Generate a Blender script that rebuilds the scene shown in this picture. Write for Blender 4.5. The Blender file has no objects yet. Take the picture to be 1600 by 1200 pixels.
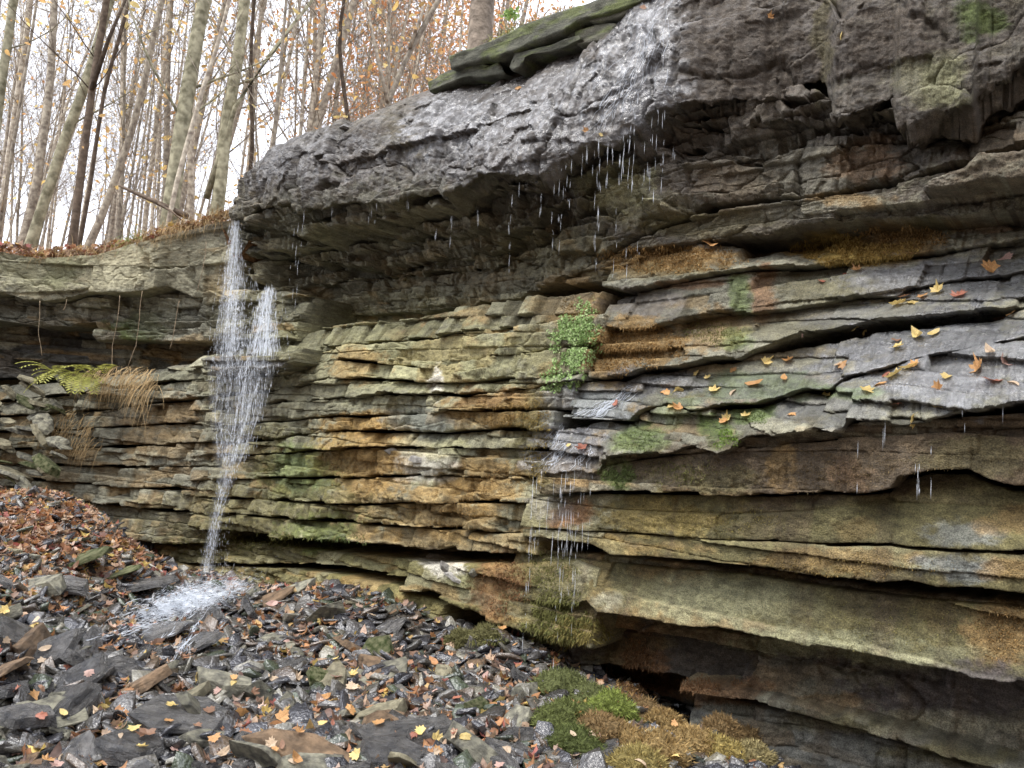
import bpy, bmesh, math, random
import numpy as np
from mathutils import Vector, Matrix, Euler, noise as mnoise

sc = bpy.context.scene
COL = sc.collection
rad = math.radians
random.seed(7)
rng = np.random.default_rng(11)

# ------------------------------------------------------------------ camera, world, sun, exposure
CAM = np.array([0.0, 0.0, 1.6])
PITCH, ROLL, F = rad(4.3), rad(3.4), 1200.0
fwd = np.array([0, math.cos(PITCH), math.sin(PITCH)])
up0 = np.array([0, -math.sin(PITCH), math.cos(PITCH)])
rt0 = np.array([1.0, 0, 0])
RT = rt0 * math.cos(ROLL) + up0 * math.sin(ROLL)
UP = up0 * math.cos(ROLL) - rt0 * math.sin(ROLL)
cam_d = bpy.data.cameras.new('camera')
cam = bpy.data.objects.new('camera', cam_d)
COL.objects.link(cam)
cam.matrix_world = Matrix(((RT[0], UP[0], -fwd[0], CAM[0]), (RT[1], UP[1], -fwd[1], CAM[1]),
                           (RT[2], UP[2], -fwd[2], CAM[2]), (0, 0, 0, 1)))
cam_d.sensor_width = 36
cam_d.lens = 27
cam_d.clip_end = 1000
sc.camera = cam

SUN_EL, SUN_AZ = rad(62), rad(235)      # high soft light from behind the left shoulder of the camera
w = bpy.data.worlds.new('World')
sc.world = w
w.use_nodes = True
wn, wl = w.node_tree.nodes, w.node_tree.links
wn.clear()
sky = wn.new('ShaderNodeTexSky')
sky.sky_type = 'NISHITA'
sky.sun_disc = False
sky.sun_elevation = SUN_EL
sky.sun_rotation = SUN_AZ
sky.dust_density = 4.0
mixw = wn.new('ShaderNodeMix')
mixw.data_type = 'RGBA'
mixw.inputs[0].default_value = 0.82
geo = wn.new('ShaderNodeTexCoord'); sep = wn.new('ShaderNodeSeparateXYZ'); wl.new(geo.outputs['Generated'], sep.inputs[0])
cr = wn.new('ShaderNodeValToRGB')                        # cloud cover, brighter overhead than near the horizon
cr.color_ramp.elements[0].position = 0.0; cr.color_ramp.elements[0].color = (.66, .69, .78, 1)
cr.color_ramp.elements[1].position = 0.9; cr.color_ramp.elements[1].color = (1.0, 1.03, 1.12, 1)
wl.new(sep.outputs['Z'], cr.inputs[0])
csc = wn.new('ShaderNodeVectorMath'); csc.operation = 'SCALE'; csc.inputs['Scale'].default_value = 14.0
wl.new(cr.outputs[0], csc.inputs[0]); wl.new(csc.outputs[0], mixw.inputs[7])
bg = wn.new('ShaderNodeBackground')
bg.inputs['Strength'].default_value = 0.10
ow = wn.new('ShaderNodeOutputWorld')
wl.new(sky.outputs[0], mixw.inputs[6])
wl.new(mixw.outputs[2], bg.inputs['Color'])
wl.new(bg.outputs[0], ow.inputs['Surface'])
sd = bpy.data.lights.new('sun', 'SUN')
sd.energy = 1.2
sd.angle = rad(16)
sd.color = (1.0, 0.96, 0.9)
sun = bpy.data.objects.new('sun', sd)
COL.objects.link(sun)
d = Vector((math.sin(SUN_AZ) * math.cos(SUN_EL), math.cos(SUN_AZ) * math.cos(SUN_EL), math.sin(SUN_EL)))
sun.rotation_euler = d.to_track_quat('Z', 'Y').to_euler()
sc.view_settings.view_transform = 'Standard'
sc.view_settings.look = 'None'
sc.view_settings.gamma = 1
sc.view_settings.exposure = 1.22
sc.cycles.max_bounces = 6
sc.cycles.transparent_max_bounces = 12
sc.cycles.use_denoising = True

# ------------------------------------------------------------------ numeric helpers
def hsh(ix, iy, seed=0):
    ix = np.asarray(ix).astype(np.int64); iy = np.asarray(iy).astype(np.int64)
    h = (ix * 374761393 + iy * 668265263 + seed * 974634777) & 0xffffffff
    h = ((h ^ (h >> 13)) * 1274126177) & 0xffffffff
    h = ((h ^ (h >> 16)) * 2246822519) & 0xffffffff
    return ((h ^ (h >> 15)) & 0xffffff) / float(0x1000000)

def vn(x, y, seed=0):
    x = np.asarray(x, float); y = np.asarray(y, float)
    x, y = np.broadcast_arrays(x, y)
    ix = np.floor(x); iy = np.floor(y)
    fx = x - ix; fy = y - iy
    fx = fx * fx * fx * (fx * (fx * 6 - 15) + 10); fy = fy * fy * fy * (fy * (fy * 6 - 15) + 10)
    a = hsh(ix, iy, seed); b = hsh(ix + 1, iy, seed)
    c = hsh(ix, iy + 1, seed); e = hsh(ix + 1, iy + 1, seed)
    return (a + (b - a) * fx) * (1 - fy) + (c + (e - c) * fx) * fy

def fbm(x, y, seed=0, o=4, g=0.5):
    r = 0; a = 1; t = 0
    for i in range(o):
        r = r + a * (vn(x * 2 ** i + 17.3 * i, y * 2 ** i - 9.1 * i, seed + i) - 0.5) * 2
        t += a; a *= g
    return r / t

def cells(x, y, seed=0):
    """voronoi: nearest cell ids, local offsets, F2-F1"""
    ix = np.floor(x); iy = np.floor(y)
    f1 = np.full(x.shape, 9.0); f2 = np.full(x.shape, 9.0)
    cx = np.zeros_like(x); cy = np.zeros_like(x); lx = np.zeros_like(x); ly = np.zeros_like(x)
    for i in (-1, 0, 1):
        for j in (-1, 0, 1):
            gx = ix + i; gy = iy + j
            px = gx + 0.1 + 0.8 * hsh(gx, gy, seed); py = gy + 0.1 + 0.8 * hsh(gx, gy, seed + 5)
            dx = x - px; dy = y - py
            dd = np.sqrt(dx * dx + dy * dy)
            n = dd < f1
            f2 = np.where(n, f1, np.minimum(f2, dd))
            f1 = np.where(n, dd, f1)
            cx = np.where(n, gx, cx); cy = np.where(n, gy, cy)
            lx = np.where(n, dx, lx); ly = np.where(n, dy, ly)
    return cx, cy, lx, ly, f2 - f1

def smooth(a, b, x):
    t = np.clip((x - a) / (b - a), 0, 1)
    return t * t * (3 - 2 * t)

def ray(u, v):
    r = fwd * F + RT * (u - 800) + UP * (600 - v)
    return r / r[1]                      # so that component y = 1

def at(u, v, y):
    """point seen at photo pixel (u,v) at depth y (metres ahead of the camera)"""
    return Vector(CAM + ray(u, v) * y)

def proj(P):
    d = P - CAM
    z = np.maximum(d @ fwd, 1e-3)
    return 800 + F * (d @ RT) / z, 600 - F * (d @ UP) / z

# ------------------------------------------------------------------ plan of the cliff: a curve in x,y with offsets towards the gorge
ctl = [(5.2, 1.78), (4.15, 2.62), (3.0, 3.55), (2.2, 4.2), (1.03, 5.145), (-0.14, 6.09), (-1.4, 7.1), (-2.55, 8.0), (-3.5, 8.75), (-4.5, 9.3), (-5.6, 9.6),
       (-6.9, 9.6), (-8.4, 9.2), (-9.8, 8.5), (-10.8, 7.6)]
P_ = np.array(ctl)
pts = []
for i in range(len(P_) - 1):
    p0 = P_[max(i - 1, 0)]; p1 = P_[i]; p2 = P_[i + 1]; p3 = P_[min(i + 2, len(P_) - 1)]
    for t in np.linspace(0, 1, 40, endpoint=False):
        pts.append(0.5 * (2 * p1 + (p2 - p0) * t + (2 * p0 - 5 * p1 + 4 * p2 - p3) * t * t + (3 * p1 - p0 - 3 * p2 + p3) * t ** 3))
pts.append(P_[-1])
CV = np.array(pts)
sl = np.concatenate([[0], np.cumsum(np.linalg.norm(np.diff(CV, axis=0), axis=1))])
tg = np.gradient(CV, sl, axis=0)
k = np.ones(41) / 41
tgp = np.pad(tg, ((20, 20), (0, 0)), mode='edge')
tg = np.stack([np.convolve(tgp[:, 0], k, 'valid'), np.convolve(tgp[:, 1], k, 'valid')], 1)
tg /= np.linalg.norm(tg, axis=1)[:, None]
NV = np.stack([tg[:, 1], -tg[:, 0]], 1) * -1     # pointing to the camera side
if NV[100] @ (-CV[100]) < 0:
    NV = -NV
SMAX = sl[-1]

def wall(s, off):
    s = np.asarray(s, float)
    return (np.interp(s, sl, CV[:, 0]) + np.interp(s, sl, NV[:, 0]) * off,
            np.interp(s, sl, CV[:, 1]) + np.interp(s, sl, NV[:, 1]) * off)

def hit(u, v, off):
    """photo pixel on the vertical surface 'off' metres in front of the cliff curve -> (s, z)"""
    r = ray(u, v)
    q = CV + NV * off
    ang = np.arctan2(q[:, 0], q[:, 1]); a = math.atan2(r[0], r[1])
    sgn = ang - a
    idx = np.where((sgn[:-1] >= 0) & (sgn[1:] < 0))[0]
    if len(idx) == 0:
        i = 0 if a > ang[0] else len(sl) - 2
        f = 0.0 if a > ang[0] else 1.0
    else:
        i = idx[0]; f = sgn[i] / (sgn[i] - sgn[i + 1])
    s = sl[i] + (sl[i + 1] - sl[i]) * f
    y = q[i, 1] + (q[i + 1, 1] - q[i, 1]) * f
    return s, CAM[2] + r[2] * y

def wp(u, v, off):
    s, z = hit(u, v, off)
    x, y = wall(s, off)
    return Vector((float(x), float(y), float(z)))

# ------------------------------------------------------------------ object helpers
def tag(o, label=None, cat=None, group=None, kind=None):
    if label: o['label'] = label
    if cat: o['category'] = cat
    if group: o['group'] = group
    if kind: o['kind'] = kind
    return o

def empty(name, loc=(0, 0, 0), rot=(0, 0, 0), **k):
    o = bpy.data.objects.new(name, None)
    o.empty_display_size = 0.1
    COL.objects.link(o); o.location = loc; o.rotation_euler = rot
    return tag(o, **k)

def mesh_obj(name, V, Fc, mat=None, parent=None, smooth_=True, attrs=None, loops=4):
    """V (n,3) array, Fc (m,loops) array of indices"""
    me = bpy.data.meshes.new(name)
    V = np.asarray(V, np.float32)
    if isinstance(Fc, np.ndarray):
        m, L = Fc.shape
        me.vertices.add(len(V)); me.vertices.foreach_set('co', V.ravel())
        me.loops.add(m * L); me.loops.foreach_set('vertex_index', Fc.ravel().astype(np.int32))
        me.polygons.add(m)
        me.polygons.foreach_set('loop_start', np.arange(0, m * L, L, dtype=np.int32))
        me.polygons.foreach_set('loop_total', np.full(m, L, dtype=np.int32))
        me.update(calc_edges=True)
    else:
        me.from_pydata(V.tolist(), [], Fc)
    if smooth_:
        me.polygons.foreach_set('use_smooth', np.ones(len(me.polygons), bool))
    if attrs:
        for n, a in attrs.items():
            if a.ndim == 2:
                at_ = me.attributes.new(n, 'FLOAT_COLOR', 'POINT')
                c = np.ones((len(V), 4), np.float32); c[:, :3] = a
                at_.data.foreach_set('color', c.ravel())
            else:
                at_ = me.attributes.new(n, 'FLOAT', 'POINT')
                at_.data.foreach_set('value', a.astype(np.float32))
    o = bpy.data.objects.new(name, me)
    COL.objects.link(o)
    if mat: me.materials.append(mat)
    if parent: o.parent = parent
    return o

def dup(root, loc=None, rot=None, scale=None, parent=None, label=None, group=None):
    r = root.copy(); COL.objects.link(r)
    if loc is not None: r.location = loc
    if rot is not None: r.rotation_euler = rot
    if scale is not None: r.scale = scale
    if parent: r.parent = parent
    if label: r['label'] = label
    if group: r['group'] = group
    for ch in list(root.children):
        dup(ch, parent=r)
    return r

class MB:
    """collects pieces into one mesh"""
    def __init__(s): s.V = []; s.F = []; s.n = 0
    def add(s, V, Fc):
        s.V.append(np.asarray(V, float)); s.F += [tuple(int(i) + s.n for i in f) for f in Fc]; s.n += len(V)
    def tube(s, P, R, n=6):
        P = np.asarray(P, float); m = len(P)
        R = np.broadcast_to(np.asarray(R, float), (m,))
        T = np.gradient(P, axis=0); T /= np.linalg.norm(T, axis=1)[:, None] + 1e-9
        a = np.where(np.abs(T[:, 2:3]) > 0.9, [[1.0, 0, 0]], [[0, 0, 1.0]])
        X = np.cross(T, a); X /= np.linalg.norm(X, axis=1)[:, None] + 1e-9
        Y = np.cross(T, X)
        th = np.arange(n) * 2 * math.pi / n
        V = P[:, None, :] + R[:, None, None] * (np.cos(th)[None, :, None] * X[:, None, :] + np.sin(th)[None, :, None] * Y[:, None, :])
        Fc = []
        for i in range(m - 1):
            for j in range(n):
                j2 = (j + 1) % n
                Fc.append((i * n + j, i * n + j2, (i + 1) * n + j2, (i + 1) * n + j))
        Fc.append(tuple(range(n - 1, -1, -1))); Fc.append(tuple(range((m - 1) * n, m * n)))
        s.add(V.reshape(-1, 3), Fc)
    def build(s, name, mat=None, parent=None, smooth_=True):
        return mesh_obj(name, np.concatenate(s.V), s.F, mat, parent, smooth_)

# ------------------------------------------------------------------ materials
def nodemat(name):
    m = bpy.data.materials.new(name); m.use_nodes = True
    return m, m.node_tree.nodes, m.node_tree.links, m.node_tree.nodes['Principled BSDF']

def rock_material(name='layered_rock', vary=0.5):
    m, n, l, b = nodemat(name)
    col = n.new('ShaderNodeAttribute'); col.attribute_name = 'tint'
    wet = n.new('ShaderNodeAttribute'); wet.attribute_name = 'wet'
    mos = n.new('ShaderNodeAttribute'); mos.attribute_name = 'moss'
    tc = n.new('ShaderNodeTexCoord')
    n1 = n.new('ShaderNodeTexNoise'); n1.inputs['Scale'].default_value = 9; n1.inputs['Detail'].default_value = 8; n1.inputs['Roughness'].default_value = 0.65
    mp = n.new('ShaderNodeMapping'); mp.inputs['Scale'].default_value = (1, 1, 3.0)
    l.new(tc.outputs['Object'], mp.inputs[0]); l.new(mp.outputs[0], n1.inputs['Vector'])
    r1 = n.new('ShaderNodeMapRange'); r1.inputs[1].default_value = 0.3; r1.inputs[2].default_value = 0.7
    r1.inputs[3].default_value = 1 - vary; r1.inputs[4].default_value = 1 + vary
    l.new(n1.outputs[0], r1.inputs[0])
    n2 = n.new('ShaderNodeTexNoise'); n2.inputs['Scale'].default_value = 130; n2.inputs['Detail'].default_value = 3
    l.new(tc.outputs['Object'], n2.inputs['Vector'])
    r2 = n.new('ShaderNodeMapRange'); r2.inputs[1].default_value = 0.3; r2.inputs[2].default_value = 0.7
    r2.inputs[3].default_value = 0.5; r2.inputs[4].default_value = 1.5
    l.new(n2.outputs[0], r2.inputs[0])
    mu = n.new('ShaderNodeMath'); mu.operation = 'MULTIPLY'
    l.new(r1.outputs[0], mu.inputs[0]); l.new(r2.outputs[0], mu.inputs[1])
    vm = n.new('ShaderNodeVectorMath'); vm.operation = 'SCALE'
    l.new(col.outputs['Color'], vm.inputs[0]); l.new(mu.outputs[0], vm.inputs['Scale'])
    l.new(vm.outputs[0], b.inputs['Base Color'])
    # wet sheen, broken up by noise
    n3 = n.new('ShaderNodeTexNoise'); n3.inputs['Scale'].default_value = 14; n3.inputs['Detail'].default_value = 5
    l.new(tc.outputs['Object'], n3.inputs['Vector'])
    r3 = n.new('ShaderNodeMapRange'); r3.inputs[1].default_value = 0.35; r3.inputs[2].default_value = 0.6
    l.new(n3.outputs[0], r3.inputs[0])
    wm = n.new('ShaderNodeMath'); wm.operation = 'MULTIPLY_ADD'; wm.use_clamp = True
    l.new(r3.outputs[0], wm.inputs[0]); wm.inputs[1].default_value = 0.5; 
    wa = n.new('ShaderNodeMath'); wa.operation = 'MULTIPLY'
    wb = n.new('ShaderNodeMath'); wb.operation = 'ADD'; wb.inputs[1].default_value = 0.5
    l.new(r3.outputs[0], wb.inputs[0]); l.new(wb.outputs[0], wa.inputs[0]); l.new(wet.outputs['Fac'], wa.inputs[1])
    rr = n.new('ShaderNodeMapRange'); rr.inputs[3].default_value = 0.85; rr.inputs[4].default_value = 0.22
    l.new(wa.outputs[0], rr.inputs[0]); l.new(rr.outputs[0], b.inputs['Roughness'])
    sp = n.new('ShaderNodeMapRange'); sp.inputs[3].default_value = 0.25; sp.inputs[4].default_value = 0.75
    l.new(wa.outputs[0], sp.inputs[0]); l.new(sp.outputs[0], b.inputs['Specular IOR Level'])
    b.inputs['Coat IOR'].default_value = 1.6; b.inputs['Coat Roughness'].default_value = .14
    cwt = n.new('ShaderNodeMath'); cwt.operation = 'POWER'; cwt.inputs[1].default_value = 2.2; l.new(wa.outputs[0], cwt.inputs[0]); l.new(cwt.outputs[0], b.inputs['Coat Weight'])
    # bump
    n4 = n.new('ShaderNodeTexNoise'); n4.inputs['Scale'].default_value = 45; n4.inputs['Detail'].default_value = 6; n4.inputs['Roughness'].default_value = 0.7
    mp4 = n.new('ShaderNodeMapping'); mp4.inputs['Scale'].default_value = (1, 1, 1.7)
    l.new(tc.outputs['Object'], mp4.inputs[0]); l.new(mp4.outputs[0], n4.inputs['Vector'])
    bp = n.new('ShaderNodeBump'); bp.inputs['Distance'].default_value = 0.014; bp.inputs['Strength'].default_value = 0.8
    l.new(n4.outputs[0], bp.inputs['Height'])
    bp2 = n.new('ShaderNodeBump'); bp2.inputs['Distance'].default_value = 0.018
    l.new(n2.outputs[0], bp2.inputs['Height']); l.new(bp.outputs[0], bp2.inputs['Normal'])
    ms = n.new('ShaderNodeMath'); ms.operation = 'MULTIPLY_ADD'; ms.inputs[1].default_value = 0.7; ms.inputs[2].default_value = 0.25
    l.new(mos.outputs['Fac'], ms.inputs[0]); l.new(ms.outputs[0], bp2.inputs['Strength'])
    l.new(bp2.outputs[0], b.inputs['Normal']); l.new(bp.outputs[0], b.inputs['Coat Normal'])
    return m
ROCK = rock_material()

def slate_extra(m):
    n = m.node_tree.nodes; l = m.node_tree.links; b = n['Principled BSDF']
    tc = n.new('ShaderNodeTexCoord'); nz = n.new('ShaderNodeTexNoise'); nz.inputs['Scale'].default_value = 5; nz.inputs['Detail'].default_value = 9; nz.inputs['Roughness'].default_value = .72; nz.inputs['Distortion'].default_value = .6
    mp = n.new('ShaderNodeMapping'); mp.inputs['Scale'].default_value = (1, 1.8, 4)
    oi = n.new('ShaderNodeObjectInfo'); l.new(oi.outputs['Random'], mp.inputs['Location'])
    l.new(tc.outputs['Object'], mp.inputs[0]); l.new(mp.outputs[0], nz.inputs['Vector'])
    bp = n.new('ShaderNodeBump'); bp.inputs['Distance'].default_value = .05; bp.inputs['Strength'].default_value = .9
    l.new(nz.outputs[0], bp.inputs['Height']); l.new(bp.outputs[0], b.inputs['Normal'])
    rr_ = n.new('ShaderNodeMapRange'); rr_.inputs[1].default_value = .4; rr_.inputs[2].default_value = .62; base = b.inputs['Roughness'].default_value
    rr_.inputs[3].default_value = base; rr_.inputs[4].default_value = min(1, base + .2)
    l.new(nz.outputs[0], rr_.inputs[0]); l.new(rr_.outputs[0], b.inputs['Roughness'])
def simple(name, c, rough=0.8, var=0.3, scale=20, spec=0.3, trans=0.0, bump=0.0, rnd=0.0, c2=None):
    m, n, l, b = nodemat(name)
    tc = n.new('ShaderNodeTexCoord')
    nz = n.new('ShaderNodeTexNoise'); nz.inputs['Scale'].default_value = scale; nz.inputs['Detail'].default_value = 4
    l.new(tc.outputs['Object'], nz.inputs['Vector'])
    mx = n.new('ShaderNodeMix'); mx.data_type = 'RGBA'
    mx.inputs[6].default_value = (*[x * (1 - var) for x in c], 1)
    mx.inputs[7].default_value = (*[min(1, x * (1 + var)) for x in (c2 or c)], 1)
    rm = n.new('ShaderNodeMapRange'); rm.inputs[1].default_value = 0.35; rm.inputs[2].default_value = 0.65
    l.new(nz.outputs[0], rm.inputs[0]); l.new(rm.outputs[0], mx.inputs[0])
    out = mx.outputs[2]
    if rnd > 0:
        oi = n.new('ShaderNodeObjectInfo')
        hv = n.new('ShaderNodeHueSaturation')
        r = n.new('ShaderNodeMapRange'); r.inputs[3].default_value = 1 - rnd; r.inputs[4].default_value = 1 + rnd
        l.new(oi.outputs['Random'], r.inputs[0]); l.new(r.outputs[0], hv.inputs['Value'])
        l.new(out, hv.inputs['Color']); out = hv.outputs[0]
    l.new(out, b.inputs['Base Color'])
    b.inputs['Roughness'].default_value = rough
    b.inputs['Specular IOR Level'].default_value = spec
    if bump:
        bp = n.new('ShaderNodeBump'); bp.inputs['Distance'].default_value = bump
        l.new(nz.outputs[0], bp.inputs['Height']); l.new(bp.outputs[0], b.inputs['Normal'])
    if trans:
        tr = n.new('ShaderNodeBsdfTranslucent'); l.new(out, tr.inputs['Color'])
        ms = n.new('ShaderNodeMixShader'); ms.inputs[0].default_value = trans
        l.new(b.outputs[0], ms.inputs[1]); l.new(tr.outputs[0], ms.inputs[2])
        l.new(ms.outputs[0], n['Material Output'].inputs['Surface'])
    return m

# ------------------------------------------------------------------ colours of the cliff (lichen, moss, bare stone, painted sky sheen on ledges), placed in world space by traced patches
GREY = (0.150, 0.145, 0.108); DARK = (0.060, 0.058, 0.050); PALE = (0.30, 0.285, 0.20); OCHRE = (0.255, 0.168, 0.068)
RUST = (0.20, 0.105, 0.045); GREEN = (0.105, 0.15, 0.035); OLIVE = (0.128, 0.113, 0.050); YEL = (0.40, 0.28, 0.08); WETG = (0.058, 0.055, 0.055); LEDG_SKY = (0.12, 0.123, 0.13)  # last colour: wet ledge slate, lightened by a painted sky reflection
BROWN = (0.095, 0.070, 0.042); WHITE = (0.5, 0.48, 0.46); PURP = (0.085, 0.069, 0.052); LICH = (0.24, 0.235, 0.135); BLUE = (0.15, 0.165, 0.165)
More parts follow.
